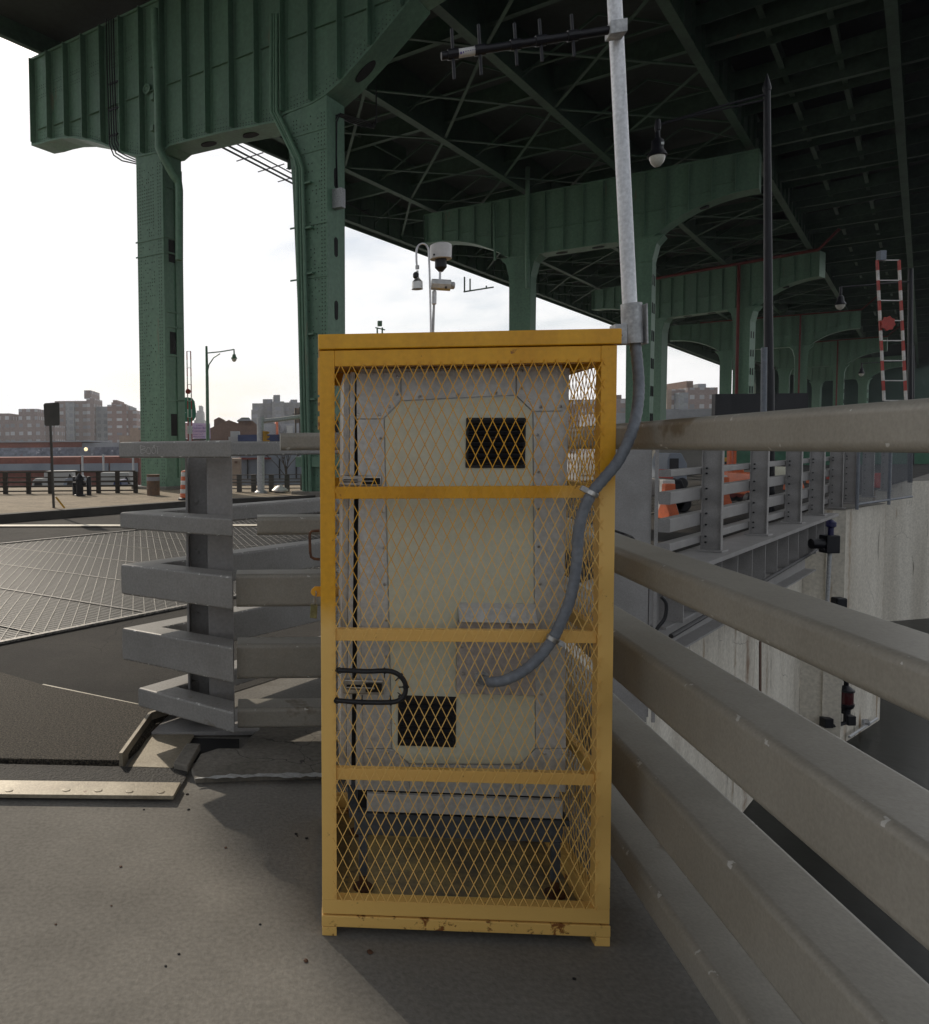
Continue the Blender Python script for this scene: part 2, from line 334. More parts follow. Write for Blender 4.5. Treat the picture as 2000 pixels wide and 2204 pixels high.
# base channel with four feet
zq = ch(1000, 2005)[1]
for (a0, a1, b0, b1) in ((xa-.002, xb+.002, -.003, .047), (xa-.002, xb+.002, CDp-.047, CDp+.003), (xa-.001, xa+.046, .0475, CDp-.0475), (xb-.046, xb+.001, .0475, CDp-.0475)):
    m = MB(); m.box(CF, a0, a1, b0, b1, zq, zsill0-.004); m.build('base_frame', M['yellowr'], cage, bevel=.003)
zf = ch(700, 1986)[1]
for a0 in (xa-.001, xb-.046):
    for b0 in (-.002, CDp-.045):
        m = MB(); m.box(CF, a0, a0+.047, b0, b0+.047, 0, ch(1000, 2005)[1]-.001); m.build('foot', M['yellowr'], cage, bevel=.002)
bars = []
for (yl, yr, h) in ((1060, 1059, 25), (1366, 1370, 25), (1664, 1676, 25)):
    zc = (ch(720, yl, .02)[1]+ch(1290, yr, .02)[1])/2
    bars.append(zc)
    m = MB(); m.box(CF, xa+pw, xb-pw, .012, .038, zc-.019, zc+.019); m.build('cross_bar', Y, cage, bevel=.002)
    for a0 in (xa+.006, xb-.034):
        m = MB(); m.box(CF, a0, a0+.026, pw, CDp-pw, zc-.019, zc+.019); m.build('cross_bar', Y, cage, bevel=.002)
    m = MB(); m.box(CF, xa+pw, xb-pw, CDp-.038, CDp-.012, zc-.019, zc+.019); m.build('cross_bar', Y, cage, bevel=.002)
# expanded metal: two families of strands, each on its own level
def mesh_panel(fr, a0, a1, c0, c1, p, q, wd=.0025, th=.0018, off=0., b=0.):
    mb = MB(); sl = q/p
    for fam in (0, 1):
        bb = b+fam*.0024
        k0 = -int((c1-c0)/q)-2; k1 = int((a1-a0)/p)+2
        for k in range(k0, k1+1):
            # line a = a0+off+k*p + t*p , c = c0 + t*q   (mirrored for family 1)
            pts = []
            t0, t1 = 0., (c1-c0)/q
            st = a0+off+k*p
            if fam == 0:
                lo = max(t0, (a0-st)/p); hi = min(t1, (a1-st)/p)
                if hi-lo < .02: continue
                A = (st+lo*p, c0+lo*q); B = (st+hi*p, c0+hi*q)
            else:
                st = a0+off+(k+int((c1-c0)/q)+1)*p
                lo = max(t0, (st-a1)/p); hi = min(t1, (st-a0)/p)
                if hi-lo < .02: continue
                A = (st-lo*p, c0+lo*q); B = (st-hi*p, c0+hi*q)
            mb.bar(fr.w(A[0], bb, A[1]), fr.w(B[0], bb, B[1]), wd, th, up=fr.y)
    return mb
pp, qq = ch(24.3+1000, 1100)[0]-ch(1000, 1100)[0], ch(1000, 1100)[1]-ch(1000, 1149.4)[1]
offx = ch(680+293/6.3, 797, -.004)[0]-(xa+pw)
zofs = ch(726, 797)[1]-zsill1
off = offx-((zofs/qq) % 1)*pp*1.0
mesh_panel(CF, xa+pw-.012, xb-pw+.012, zsill1-.004, zt2+.01, pp, qq, off=off+.012, b=-.0035).build('mesh_panel', Y, cage)
SL = Fr(CF.w(xa+.03, 0, 0), CF.y, CF.x); SR = Fr(CF.w(xb-.03, 0, 0), CF.y, CF.x); BK = Fr(CF.w(0, CDp-.02, 0), CF.x)
mesh_panel(SL, pw-.01, CDp-pw+.01, zsill1-.004, zt2+.01, pp, qq, b=0).build('mesh_panel', Y, cage)
mesh_panel(SR, pw-.01, CDp-pw+.01, zsill1-.004, zt2+.01, pp, qq, b=0).build('mesh_panel', Y, cage)
mesh_panel(BK, xa+pw-.01, xb-pw+.01, zsill1-.004, zt2+.01, pp, qq, b=0).build('mesh_panel', Y, cage)
# handle, hasp, hinges on the left side door
hx = .02
def cl(px, py, b=.05): a, c = ch(px, py, b); return CF.w(a, b, c)
m = MB(); m.tube([cl(688, 1142), cl(672, 1143), cl(667, 1147), cl(666.5, 1155), cl(668, 1190), cl(670, 1199), cl(677, 1203), cl(689, 1204)], .0045, 8); m.build('handle', M['rust'], cage, smooth=True)
m = MB(); hp = [ch(x, y, .06) for x, y in ((692, 1262), (678, 1262), (671, 1268), (669, 1275), (672, 1281), (680, 1284), (692, 1284))]
m.prism(CF, hp, .058, .062); m.build('hasp', Y, cage, bevel=.001)
m = MB()
for y0, y1 in ((770, 850), (855, 885), (896, 925)):
    m.tube([cl(687.5, y0, .03), cl(687.5, y1, .03)], .0045, 8)
m.each('hinge', M['yellowr'], cage, smooth=True)
padlock = thing('padlock', 'brass padlock hanging from the hasp on the left edge of the yellow cage', 'padlock', cl(675, 1330, .075))
m = MB(); bd = [ch(x, y, .07) for x, y in ((669, 1300), (684, 1302), (682, 1331), (667, 1329))]
m.prism(CF, bd, .063, .079); m.build('body', M['brass'], padlock, bevel=.002)
m = MB(); m.tube([cl(674.5, 1301, .071), cl(676, 1285, .071), cl(678.5, 1276, .067), cl(680, 1273, .055), cl(681.5, 1276, .053), cl(679.5, 1285, .058), cl(679, 1301, .069)], .0022, 8)
m.build('shackle', M['steel'], padlock, smooth=True)
# floor sheet of the cage
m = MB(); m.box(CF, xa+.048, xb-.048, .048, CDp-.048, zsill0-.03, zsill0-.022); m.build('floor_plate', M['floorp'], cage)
# ------------------------------------------------------------------ cabinet inside
SB = .155                              # its face lies this far behind the cage front
tilt = R(.75)
KF = Fr(CF.w(.42, SB, 0), CF.x*math.cos(tilt)-Vector((0, 0, 1))*math.sin(tilt), CF.y, Vector((0, 0, 1))*math.cos(tilt)+CF.x*math.sin(tilt))
def kh(x, y, b=0.): return KF.hit(x, y, b)
def kp(pts, b=0.): return [kh(x, y, b) for x, y in pts]
cab = thing('equipment_cabinet', 'aluminium cabinet with cream front panel standing on legs inside the yellow cage', 'cabinet', CF.w(.42, SB+.25, zsill0-.02))
AL = M['alu']
xl = (kh(763, 900)[0]+kh(777, 1690)[0])/2; xr = (kh(1213, 850)[0]+kh(1219, 1690)[0])/2
zct = (kh(763, 800)[1]+kh(1212, 783)[1])/2; zcb = (kh(780, 1710)[1]+kh(1219, 1710)[1])/2
KD = .50
print('cabinet', xl, xr, zct, zcb)
m = MB(); m.box(KF, xl, xr, .004, KD, zcb, zct); m.build('body', AL, cab, bevel=.003)
zct_ = zct-.004
# dark gap left, then the door return beyond it
xg = kh(755, 1200)[0]
m = MB(); m.box(KF, xl-.014, xl-.001, .03, KD-.01, zcb+.02, zct-.012); m.build('door_gap', M['dark'], cab)
m = MB(); m.box(KF, xl-.030, xl-.0145, .018, KD+.02, zcb+.01, zct-.01); m.build('door', AL, cab, bevel=.002)
m = MB(); m.box(KF, xl-.052, xl-.0305, .05, KD+.02, zcb+.03, zct-.012); m.build('door_edge', AL, cab, bevel=.002)
g = .0012
TL = kp(((768, 804), (861, 801), (862, 863), (824, 901), (768, 901)))
TR = kp(((1112, 789), (1210, 786), (1211, 884), (1147, 885), (1112, 852)))
TM = kp(((864, 801), (1110, 790), (1110, 850), (864, 862)))
def inset_box(pts): return pts
m = MB(); m.prism(KF, TL, -.003, .003); m.build('corner_plate', AL, cab, bevel=.001)
m = MB(); m.prism(KF, TR, -.003, .003); m.build('corner_plate', AL, cab, bevel=.001)
m = MB(); m.prism(KF, TM, -.002, .003); m.build('top_strip', AL, cab, bevel=.001)
BLp = kp(((783, 1612), (845, 1612), (880, 1645), (880, 1694), (783, 1690)))
BRp = kp(((1152, 1612), (1217, 1612), (1217, 1704), (1120, 1702), (1120, 1646)))
BMp = kp(((882, 1645), (1118, 1647), (1118, 1702), (882, 1694)))
m = MB(); m.prism(KF, BLp, -.003, .003); m.build('corner_plate', AL, cab, bevel=.001)
m = MB(); m.prism(KF, BRp, -.003, .003); m.build('corner_plate', AL, cab, bevel=.001)
m = MB(); m.prism(KF, BMp, -.002, .003); m.build('bottom_strip', AL, cab, bevel=.001)
m = MB(); m.prism(KF, kp(((769, 903), (826, 903), (842, 1610), (782, 1610))), -.002, .003); m.build('side_strip', AL, cab, bevel=.001)
m = MB(); m.prism(KF, kp(((1148, 887), (1212, 886), (1218, 1610), (1153, 1610))), -.002, .003); m.build('side_strip', AL, cab, bevel=.001)
PN = kp(((864, 864), (1109, 853), (1145, 886), (1151, 1610), (1118, 1643), (882, 1642), (845, 1611), (828, 901)))
m = MB(); m.prism(KF, PN, -.004, .003); pn = m.build('panel', M['cream'], cab, bevel=.001)
def vent(pts, n):
    q = kp(pts); a0 = min(p[0] for p in q); a1 = max(p[0] for p in q); c0 = min(p[1] for p in q)+.002; c1 = max(p[1] for p in q)-.002
    m = MB(); m.box(KF, a0, a1, -.010, -.0045, c0, c1); v = m.build('vent', M['black'], cab, bevel=.002)
    m = MB(); e = .008
    for i in range(n):
        c = c0+e+(c1-c0-2*e)*(i+.1)/n; h = (c1-c0-2*e)/n
        m.add([KF.w(a0+e, -.0105, c), KF.w(a1-e, -.0105, c), KF.w(a1-e, -.022, c+h*.35), KF.w(a0+e, -.022, c+h*.35), KF.w(a1-e, -.0105, c+h*.85), KF.w(a0+e, -.0105, c+h*.85)],
              [(0, 1, 2, 3), (3, 2, 4, 5), (0, 3, 5), (1, 4, 2), (0, 5, 4, 1)])
    m.build('louvre', M['black'], v)
vent(((1003, 898), (1129, 898), (1129, 1008), (1003, 1008)), 8)
vent(((857, 1497), (980, 1497), (980, 1604), (857, 1604)), 8)
# screws
m = MB(); SXY = ((769, 815), (853, 811), (769, 851), (853, 848), (836, 874), (769, 892), (815, 891), (902, 853), (983, 849), (1065, 845), (1121, 797), (1121, 834), (1137, 861), (1162, 875), (1205, 874),
               (1155, 935), (1157, 1014), (1157, 1094), (1157, 1175), (1160, 1255), (1163, 1492), (1164, 1571), (818, 942), (823, 1100), (825, 1178), (826, 1256), (830, 1333), (831, 1412), (833, 1567),
               (789, 1618), (833, 1618), (1170, 1620), (1210, 1620), (998, 1649), (1008, 902), (1125, 902), (1007, 1003), (1125, 1003))
for (x, y) in SXY:
    a, c = kh(x+2, y+1); m.lathe(KF.w(a, -.0035, c), [(.0052, 0), (.0052, .002), (.003, .0035)], 8, -KF.y)
SCR = m.each('screw', M['steel'], cab, smooth=True); SCRP = dict(zip(SXY, SCR))
SK = {}
for (x, y) in ((902, 853), (983, 849), (1065, 845), (1121, 797), (1121, 834), (769, 815), (769, 851), (853, 848), (1155, 935), (1157, 1014), (1157, 1094), (1157, 1175), (818, 942), (1162, 875), (1205, 874)):
    a, c = kh(x+2, y+1); m = MB(); m.lathe(KF.w(a, -.0068, c), [(.002, 0), (.002, .0007)], 6, -KF.y)
    m.build('screw_socket', M['dark'], SCRP[(x, y)])
# rain flap and conduit box
q = kp(((985, 1296), (1151, 1294))); z1 = kh(1000, 1296)[1]; z2 = kh(1000, 1332)[1]
m = MB(); m.prism(Fr(KF.w(q[0][0], 0, 0), KF.y, KF.x, KF.z), [(-.0045, z1), (-.012, z1), (-.012, z1-.018), (-.045, z2), (-.043, z2-.003), (-.0045, z1-.030)], 0, q[1][0]-q[0][0])
fl = m.build('rain_flap', M['white'] if False else AL, cab, bevel=.001)
q = kp(((986, 1338), (1152, 1498)), -.03)
m = MB(); m.box(KF, q[0][0], q[1][0], -.030, -.0045, q[1][1], q[0][1]); bx = m.build('conduit_box', mat('dull aluminium', (.42, .39, .38), (.35, .32, .305), rough=.5, metal=.2, scale=6), cab, bevel=.002)
m = MB()
for (x, y) in ((1035, 1349), (1098, 1347), (996, 1390), (1140, 1390), (997, 1449), (1142, 1449), (1038, 1490), (1102, 1490)):
    a, c = kh(x, y, -.03); m.lathe(KF.w(a, -.0305, c), [(.006, 0), (.006, .002), (.004, .004)], 8, -KF.y)
m.each('screw', M['steel'], bx, smooth=True)
# latches
def latch(x0, y0, x1, y1, bx0, by0, bx1, by1, by2=None):
    q0 = kh(x0, y1, -.02); q1 = kh(x1, y0, -.02)
    m = MB(); m.box(KF, q0[0], q1[0], -.028, -.008, q0[1], q1[1]); l = m.build('latch', M['steel'], cab, bevel=.005)
    h = q1[1]-q0[1]
    m = MB(); m.box(KF, q0[0]+.012, q0[0]+.06, -.034, -.0285, q0[1]+h*.35, q0[1]+h*.65); m.box(KF, q0[0]+.075, q1[0]-.006, -.036, -.0285, q0[1]+h*.2, q0[1]+h*.8)
    m.build('latch_slot', M['dark'], l, bevel=.003)
    m = MB(); m.box(KF, q0[0]+.010, q1[0]-.03, -.040, -.0345, q0[1]+h*.44, q0[1]+h*.56); m.build('latch_arm', M['steel'], l, bevel=.002)
    b0 = kh(bx0, by1, -.012); b1 = kh(bx1, by0, -.012)
    m = MB(); m.box(KF, b0[0], b1[0], -.012, -.004, b0[1], b1[1])
    if by2: 
        b2 = kh(bx0, by2, -.012); m.box(KF, b0[0], b1[0], -.012, -.004, b2[1], b2[1]+(b1[1]-b0[1]))
    m.build('latch_bracket', AL, l, bevel=.001)
latch(731, 1024, 822, 1046, 789, 1010, 818, 1025)
latch(738, 1463, 826, 1492, 799, 1450, 827, 1464, 1504)
# black cable loop
pts = [(716, 1443, -.10), (730, 1443, -.165), (745, 1443, -.171), (790, 1445, -.171), (835, 1444, -.171), (858, 1452, -.171), (871, 1468, -.171), (873.5, 1485, -.171), (868, 1500, -.171), (852, 1510, -.171), (820, 1512, -.171), (770, 1511, -.171), (730, 1508, -.165), (716, 1507, -.10)]
def kw(x, y, b): a, c = kh(x, y, b); return KF.w(a, b, c)
def smooth_path(ps, k=5):
    out = []
    for i in range(len(ps)-1):
        p0 = ps[max(i-1, 0)]; p1 = ps[i]; p2 = ps[i+1]; p3 = ps[min(i+2, len(ps)-1)]
        for j in range(k):
            t = j/k; out.append(.5*((2*p1)+(p2-p0)*t+(2*p0-5*p1+4*p2-p3)*t*t+(3*p1-p0-3*p2+p3)*t**3))
    return out+[ps[-1]]
loop = smooth_path([kw(*p) for p in pts])
m = MB(); m.tube(loop, .0078, 10); cb = m.build('cable_loop', M['black'], cab, smooth=True)
m = MB()
for i in range(5, len(loop)-2, 7):
    p = loop[i]; t = (loop[i+1]-loop[i-1]).normalized(); m.lathe(p-t*.002, [(.0105, 0), (.0105, .005)], 10, t)
    nn = t.cross(KF.y); m.bar(p, p+nn*-.022, .004, .003)
    m.build('cable_tie', M['black'], cb); m = MB()
# skirt and stand
q = kp(((790, 1705), (1209, 1754)), -.01)
m = MB(); m.box(KF, kh(790, 1720)[0], kh(1209, 1720)[0], -.016, .003, kh(1000, 1750)[1], zcb-.002); m.build('skirt', AL, cab, bevel=.002)
zs1 = kh(1000, 1762, .05)[1]; zs0 = kh(1000, 1800, .05)[1]
BG = M['bluegrey']
m = MB(); m.box(KF, xl+.0, xr+.02, .03, .07, zs0, zs1); m.build('stand_rail', BG, cab, bevel=.003)
m = MB(); m.box(KF, xl+.0, xr+.02, KD-.07, KD-.03, zs0, zs1); m.build('stand_rail', BG, cab, bevel=.003)
m = MB(); m.box(KF, xl-.02, xr+.04, .02, KD, zs1+.001, zs1+.02); m.build('stand_top', BG, cab)
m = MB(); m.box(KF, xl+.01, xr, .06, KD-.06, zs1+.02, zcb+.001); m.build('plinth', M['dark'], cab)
zfl = zsill0-.021
for a in (xl+.008, xr-.02):
    for b in (.04, KD-.07):
        p = KF.w(a+.02, b, 0); top = KF.w(a+.02, b, zs0)
        m = MB(); m.box(Fr((top.x, top.y, 0), CF.x), -.014, .014, -.014, .014, zfl+.05, top.z+.002); lg = m.build('leg', BG, cab, bevel=.002)
        m = MB(); m.lathe((top.x, top.y, zfl), [(.035, 0), (.035, .008), (.014, .012), (.014, .055)], 12); m.build('foot', M['rust'], lg)
# ------------------------------------------------------------------ mast with instruments on the roof
mb_ = .42
IF = Fr(CF.w(0, mb_, 0), CF.x)
def ip(x, y, b=0.): a, c = IF.hit(x, y, b); return IF.w(a, b, c)
def ipx(n): return n*(IF.hit(1001, 700)[0]-IF.hit(1000, 700)[0])
inst = thing('weather_mast', 'slim mast on the cage roof carrying weather instruments with a white cap on top', 'weather station', ip(930, 716))
base = ip(930, 712); base.z = zt
def rv(x, y): return ip(x, y)
top = rv(935, 655)
m = MB(); m.tube([base, rv(935, 640)], .0, 14, rs=[ipx(4.2), ipx(2.3)]); m.build('mast', M['galv2'], inst, smooth=True)
m = MB(); c0 = rv(934.5, 656); m.lathe(c0, [(ipx(3), 0), (ipx(5.2), ipx(2)), (ipx(5.2), ipx(28)), (ipx(3), ipx(31))], 16, rv(935, 625)-c0); m.build('collar', M['galv'], inst, smooth=True)
a0 = rv(928, 612); a1 = rv(972, 614.5)
m = MB(); m.lathe(a0, [(ipx(10), 0), (ipx(12.3), ipx(2)), (ipx(12.3), ipx(42))], 8, a1-a0); sb = m.build('sensor_body', M['alu'], inst, smooth=True, sharp=30)
m = MB(); m.lathe(a1, [(ipx(8), -.001), (ipx(8), ipx(5)), (ipx(6), ipx(7))], 16, a1-a0); m.build('sensor_nose', M['galv2'], sb, smooth=True)
m = MB(); m.lathe(rv(938, 618)+(a0-a1).cross(Vector((0, 0, 1))).normalized()*0, [(ipx(12.7), 0), (ipx(12.7), ipx(29))], 8, a1-a0)
# emblem patch on the sensor
m = MB(); pc = IF.hit(960, 619, -.02); m.box(IF, pc[0]-.0035, pc[0]+.0035, -ipx(12.9), -ipx(12.0), pc[1]-.004, pc[1]+.004); m.build('emblem', M['black'], sb)
m = MB(); m.tube([rv(947, 603), rv(947.5, 585)], ipx(2.6), 12); m.build('stem', M['galv'], inst, smooth=True)
cc = rv(949, 585)
m = MB(); m.lathe(cc, [(ipx(4.5), 0), (ipx(12.7), ipx(9)), (ipx(12.7), ipx(28))], 18); m.build('gauge_cone', M['black'], inst, smooth=True)
cc = rv(949, 558)
m = MB(); m.lathe(cc, [(ipx(23), 0), (ipx(23.5), ipx(1)), (ipx(23), ipx(2)), (ipx(23.5), ipx(27)), (ipx(22.8), ipx(30)), (ipx(18), ipx(33)), (ipx(10), ipx(35.2)), (ipx(1), ipx(36))], 32)
cp = m.build('gauge_cap', M['white'], inst, smooth=True, sharp=50)
m = MB()
for x, y in ((932, 552), (972, 553)):
    p = rv(x, y); p = p - IF.y*math.sqrt(max(0, ipx(23.3)**2-(p-Vector((cc.x, cc.y, p.z))).length**2)); m.lathe(p, [(ipx(2), -.002), (ipx(2), .004)], 8, -IF.y)
m.build('cap_screw', M['black'], cp)
gp = smooth_path([rv(926, 714), rv(925, 660), rv(923.5, 600), rv(922, 560), rv(921, 541), rv(916, 531), rv(908, 527.5), rv(900, 531), rv(895.5, 541), rv(895, 560), rv(896, 575)])
for p in gp[:1]: p.z = zt
m = MB(); m.tube([p-IF.y*.02 for p in gp], ipx(2.2), 10); gn = m.build('gooseneck', M['galv'], inst, smooth=True)
e = rv(897, 590)-IF.y*.02
m = MB(); m.lathe(rv(897, 582)-IF.y*.02, [(ipx(4.2), 0), (ipx(4.2), ipx(8))], 6); m.build('coupler', M['galv2'], gn)
m = MB(); m.lathe(rv(894, 602)-IF.y*.02, [(ipx(4), 0), (ipx(6.5), ipx(3)), (ipx(6.5), ipx(10)), (ipx(3), ipx(14))], 8); m.build('tie_bundle', M['black'], gn)
m = MB(); m.lathe(rv(897, 625)-IF.y*.02, [(ipx(12.5), 0), (ipx(11.5), ipx(1)), (ipx(11.3), ipx(16)), (ipx(5), ipx(23)), (ipx(3.5), ipx(26)), (ipx(2.5), ipx(40))], 20); m.build('bell', M['steel'], gn, smooth=True)
# ------------------------------------------------------------------ galvanised pole, clamp, antenna
bp_ = .10
PFr = Fr(CF.w(0, bp_, 0), CF.x)
def pq(x, y, b=0.): a, c = PFr.hit(x, y, b); return PFr.w(a, b, c)
pxm = PFr.hit(1341, 600)[0]-PFr.hit(1340, 600)[0]
d_ = (pq(1328, 91)-pq(1357, 655)); botp = pq(1358, 690)
pole = thing('antenna_pole', 'leaning galvanised steel pole clamped to the top right corner of the yellow cage', 'pole', botp)
topp = pq(1328, 91)+d_.normalized()*.45
m = MB(); m.tube([pq(1357, 680), topp], 15.2*pxm, 28); m.build('pole', M['galv'], pole, smooth=True)
m = MB(); cl0 = pq(1362, 740); dz = (pq(1359, 654)-cl0)
m.tube([cl0, cl0+dz], 22*pxm, 28); m.build('clamp', M['galv2'], pole, smooth=True)
m = MB(); q = [PFr.hit(x, y, .0) for x, y in ((1327, 700), (1344, 700), (1344, 742), (1327, 742))]
m.prism(PFr, q, -.024, -.016); m.prism(PFr, q, .010, .018)
q2 = [PFr.hit(x, y) for x, y in ((1318, 700), (1330, 700), (1330, 740), (1326, 742), (1318, 741))]; m.prism(PFr, q2, -.026, .024)
m.build('clamp_ear', M['galv2'], pole, bevel=.001)
m = MB(); m.lathe(pq(1337, 722, -.03), [(.005, 0), (.005, .012)], 6, PFr.y); m.build('clamp_bolt', M['rust'], pole)
m = MB(); m.prism(PFr, [PFr.hit(x, y) for x, y in ((1383.5, 656), (1386, 656), (1388, 742), (1384, 742))], -.03, .03); m.build('clamp_flange', M['galv2'], pole, bevel=.001)
# conduit
cpts = [(1367, 738, .10), (1371, 770, .09), (1375, 820, .07), (1374, 860, .04), (1367, 905, .0), (1352, 950, -.03), (1329, 995, -.045), (1300, 1030, -.05), (1274, 1062, -.05), (1254, 1105, -.045), (1245, 1150, -.04), (1242, 1200, -.035), (1236, 1250, -.035), (1224, 1300, -.035),
        (1205, 1345, -.035), (1190, 1375, -.033), (1165, 1410, -.03), (1130, 1442, -.028), (1090, 1463, -.026), (1062, 1468, -.012), (1046, 1466, .04), (1038, 1463, .115)]
def cq(x, y, b): a, c = CF.hit(x, y, b); return CF.w(a, b, c)
cpath = smooth_path([cq(*p) for p in cpts], 8)
rr = .0165
rs = [rr+.0009*math.sin(i*2.2) for i in range(len(cpath))]
con = thing('flexible_conduit', 'grey flexible conduit curving down from the pole clamp into the cabinet', 'conduit', cpath[0])
m = MB(); m.tube(cpath, rr, 14, rs=rs); m.build('hose', M['conduit'], con, smooth=True, sharp=80)
m = MB(); e0 = cpath[-1]; m.lathe(e0+CF.y*.012, [(.024, -.012), (.024, .0), (.028, .002), (.028, .012)], 8, CF.y*-1); m.build('fitting', M['galv2'], con)
def hoseclamp(i, ex_):
    p = cpath[i]; t = (cpath[i+1]-cpath[i-1]).normalized()
    m = MB(); m.lathe(p-t*.007, [(rr+.003, 0), (rr+.004, .001), (rr+.004, .013), (rr+.003, .014)], 14, t); h = m.build('hose_clamp', M['steel'], con, smooth=True)
    s_ = t.cross(CF.y).normalized(); m = MB(); m.box(Fr(p+s_*ex_*rr*.9, s_*ex_, -CF.y, t), 0, .022, -.008, .008, -.008, .008); m.build('clamp_screw', M['galv2'], h, bevel=.002)
hoseclamp(8*8, -1); hoseclamp(8*15, 1)
# antenna
AF = Fr(CF.w(0, bp_, 0), CF.x)
def aq(x, y, b): a, c = AF.hit(x, y, b); return AF.w(a, b, c)
b0 = -.05
ant = thing('yagi_antenna', 'black yagi antenna with hanging rods pointing left from the galvanised pole', 'antenna', aq(1322, 62, b0))
m = MB(); m.tube([aq(950, 121, b0), aq(1330, 62, b0)], .0125, 14); m.build('boom', M['blackm'], ant, smooth=True)
ba, bb = aq(950, 121, b0), aq(1330, 62, b0); bd = (bb-ba).normalized()
l0 = aq(985, 115.5, b0)
m = MB(); m.lathe(l0, [(.0128, 0), (.0133, .0005), (.0133, (aq(1024, 109.5, b0)-l0).length), (.0128, (aq(1024, 109.5, b0)-l0).length+.0005)], 16, bd); lb = m.build('label', M['white'], ant, smooth=True)
m = MB(); c_ = AF.hit(990, 118, b0); m.box(AF, c_[0]-.001, c_[0]+.004, b0-.0137, b0-.012, c_[1]-.004, c_[1]+.003); m.box(AF, c_[0]+.007, c_[0]+.010, b0-.0137, b0-.0115, c_[1]-.001, c_[1]+.004)
for i in range(5): m.box(AF, c_[0]+.014+i*.007, c_[0]+.018+i*.007, b0-.0137, b0-.0115, c_[1]+.003+i*.001, c_[1]+.0045+i*.001)
m.build('label_print', M['ink'], lb)
for (x, yb) in ((978, 171), (1036, 162), (1113, 141), (1167, 133), (1236, 122)):
    t = (x-950)/(1330-950); yc = 121-59*t
    m = MB(); p = aq(x, yb, b0); q_ = aq(x-6, 2*yc-yb, b0); m.tube([p, q_], .0050, 8); m.build('rod', M['blackm'], ant, smooth=True)
    m = MB(); cc = (p+q_)/2; m.tube([cc-bd*.016, cc+bd*.016], .0165, 10); m.build('rod_mount', M['blackm'], ant, smooth=True)
m = MB(); m.box(Fr(aq(1324, 63, b0), bd), -.02, .03, -.02, .03, -.02, .02); m.build('bracket', M['galv2'], ant, bevel=.002)
# ------------------------------------------------------------------ guard rails
RZ = [(1.56, 1.65), (1.125, 1.22), (.752, .925), (.375, .56), (.115, .225)]
TH = .175
def offset_path(path, d):
    n = len(path); out = []
    for i in range(n):
        p = Vector(path[i]).to_2d()
        a = (p-Vector(path[i-1]).to_2d()).normalized() if i > 0 else None
        b = (Vector(path[i+1]).to_2d()-p).normalized() if i < n-1 else None
        if a is None: nrm = Vector((-b.y, b.x))
        elif b is None: nrm = Vector((-a.y, a.x))
        else:
            na = Vector((-a.y, a.x)); nb = Vector((-b.y, b.x)); s = (na+nb)
            nrm = s/(s.dot(na)) if s.length > 1e-3 else na
        out.append(p+nrm*d)
    return out
def sweep(path, z0, z1, t=TH, r=.022, cutx=None):
    prof = []
    h = z1-z0; r = min(r, h*.3)
    for (cx, cz, a0) in ((t/2-r, z1-r, 0), (-t/2+r, z1-r, 90), (-t/2+r, z0+r, 180), (t/2-r, z0+r, 270)):
        for k in range(4): a = R(a0+k*30); prof.append((cx+r*math.cos(a), cz+r*math.sin(a)))
    mb = MB(); n = len(prof); rings = []
    offs = [offset_path(path, p[0]) for p in prof]
    vs = []
    for i in range(len(path)):
        for k in range(n):
            q = offs[k][i]
            if i == 0 and cutx is not None:            # end cut square to the world, not to the rail
                dd = (Vector(path[1]).to_2d()-Vector(path[0]).to_2d()).normalized(); q = q+dd*((cutx*q.y-q.x)/(dd.x-cutx*dd.y))
            vs.append((q.x, q.y, prof[k][1]))
    fs = [(i*n+k, i*n+(k+1) % n, (i+1)*n+(k+1) % n, (i+1)*n+k) for i in range(len(path)-1) for k in range(n)]
    fs += [tuple(range(n)), tuple((len(path)-1)*n+k for k in reversed(range(n)))]
    return mb.add(vs, fs)
def wn(o):
    w_ = o.modifiers.new('flat_faces', 'WEIGHTED_NORMAL'); w_.keep_sharp = True; w_.weight = 100; return o
def rvec(*p): return [Vector((x, y, 0)) for x, y in p]
rl = M['rail']
# (1) walkway guard rail: across behind the cage, then towards the camera on the right
dr = Vector((.1082, .9941)); nr = Vector((.9941, -.1082))
c0 = .925+TH/2
def rp(t): q = nr*c0+dr*t; return (q.x, q.y)
cornerY = 4.04+TH/2
tc_ = (cornerY-nr.y*c0)/dr.y
guard = thing('guard_rail', 'five grey box rails crossing behind the yellow cage and running past its right side', 'guard rail', (1.4, 4.1, 0))
starts = [.107, -.017, -.128, -.128, -.128]
sk = Vector((-.06, .0))
for (z0, z1), sx in zip(RZ, starts):
    p = [Vector((sx, cornerY, 0)), Vector((*rp(tc_), 0)), Vector((*rp(1.2), 0)), Vector((*rp(-1.6), 0))]
    mb = sweep(p, z0, z1, r=.022); wn(mb.build('rail', M['railb'], guard, smooth=True, sharp=50))
def ipost(fr, w, d, z0, z1, tf=.018, tw=.014):
    m = MB(); m.box(fr, -w/2, w/2, -d/2, -d/2+tf, z0, z1); m.box(fr, -w/2, w/2, d/2-tf, d/2, z0, z1)
    m.box(fr, -tw/2, tw/2, -d/2+tf, d/2-tf, z0, z1); return m
q = Vector((*rp(tc_), 0))+Vector((-.1, .2, 0))
ipost(Fr(q, (1, 0, 0)), .2, .2, 0, 1.54).build('post', M['railp'], guard)
for t in (-1.4,):
    q = Vector((*rp(t), 0))+Vector((.2, 0, 0)); ipost(Fr(q, (0, 1, 0)), .2, .2, -.1, 1.54).build('post', M['railp'], guard)
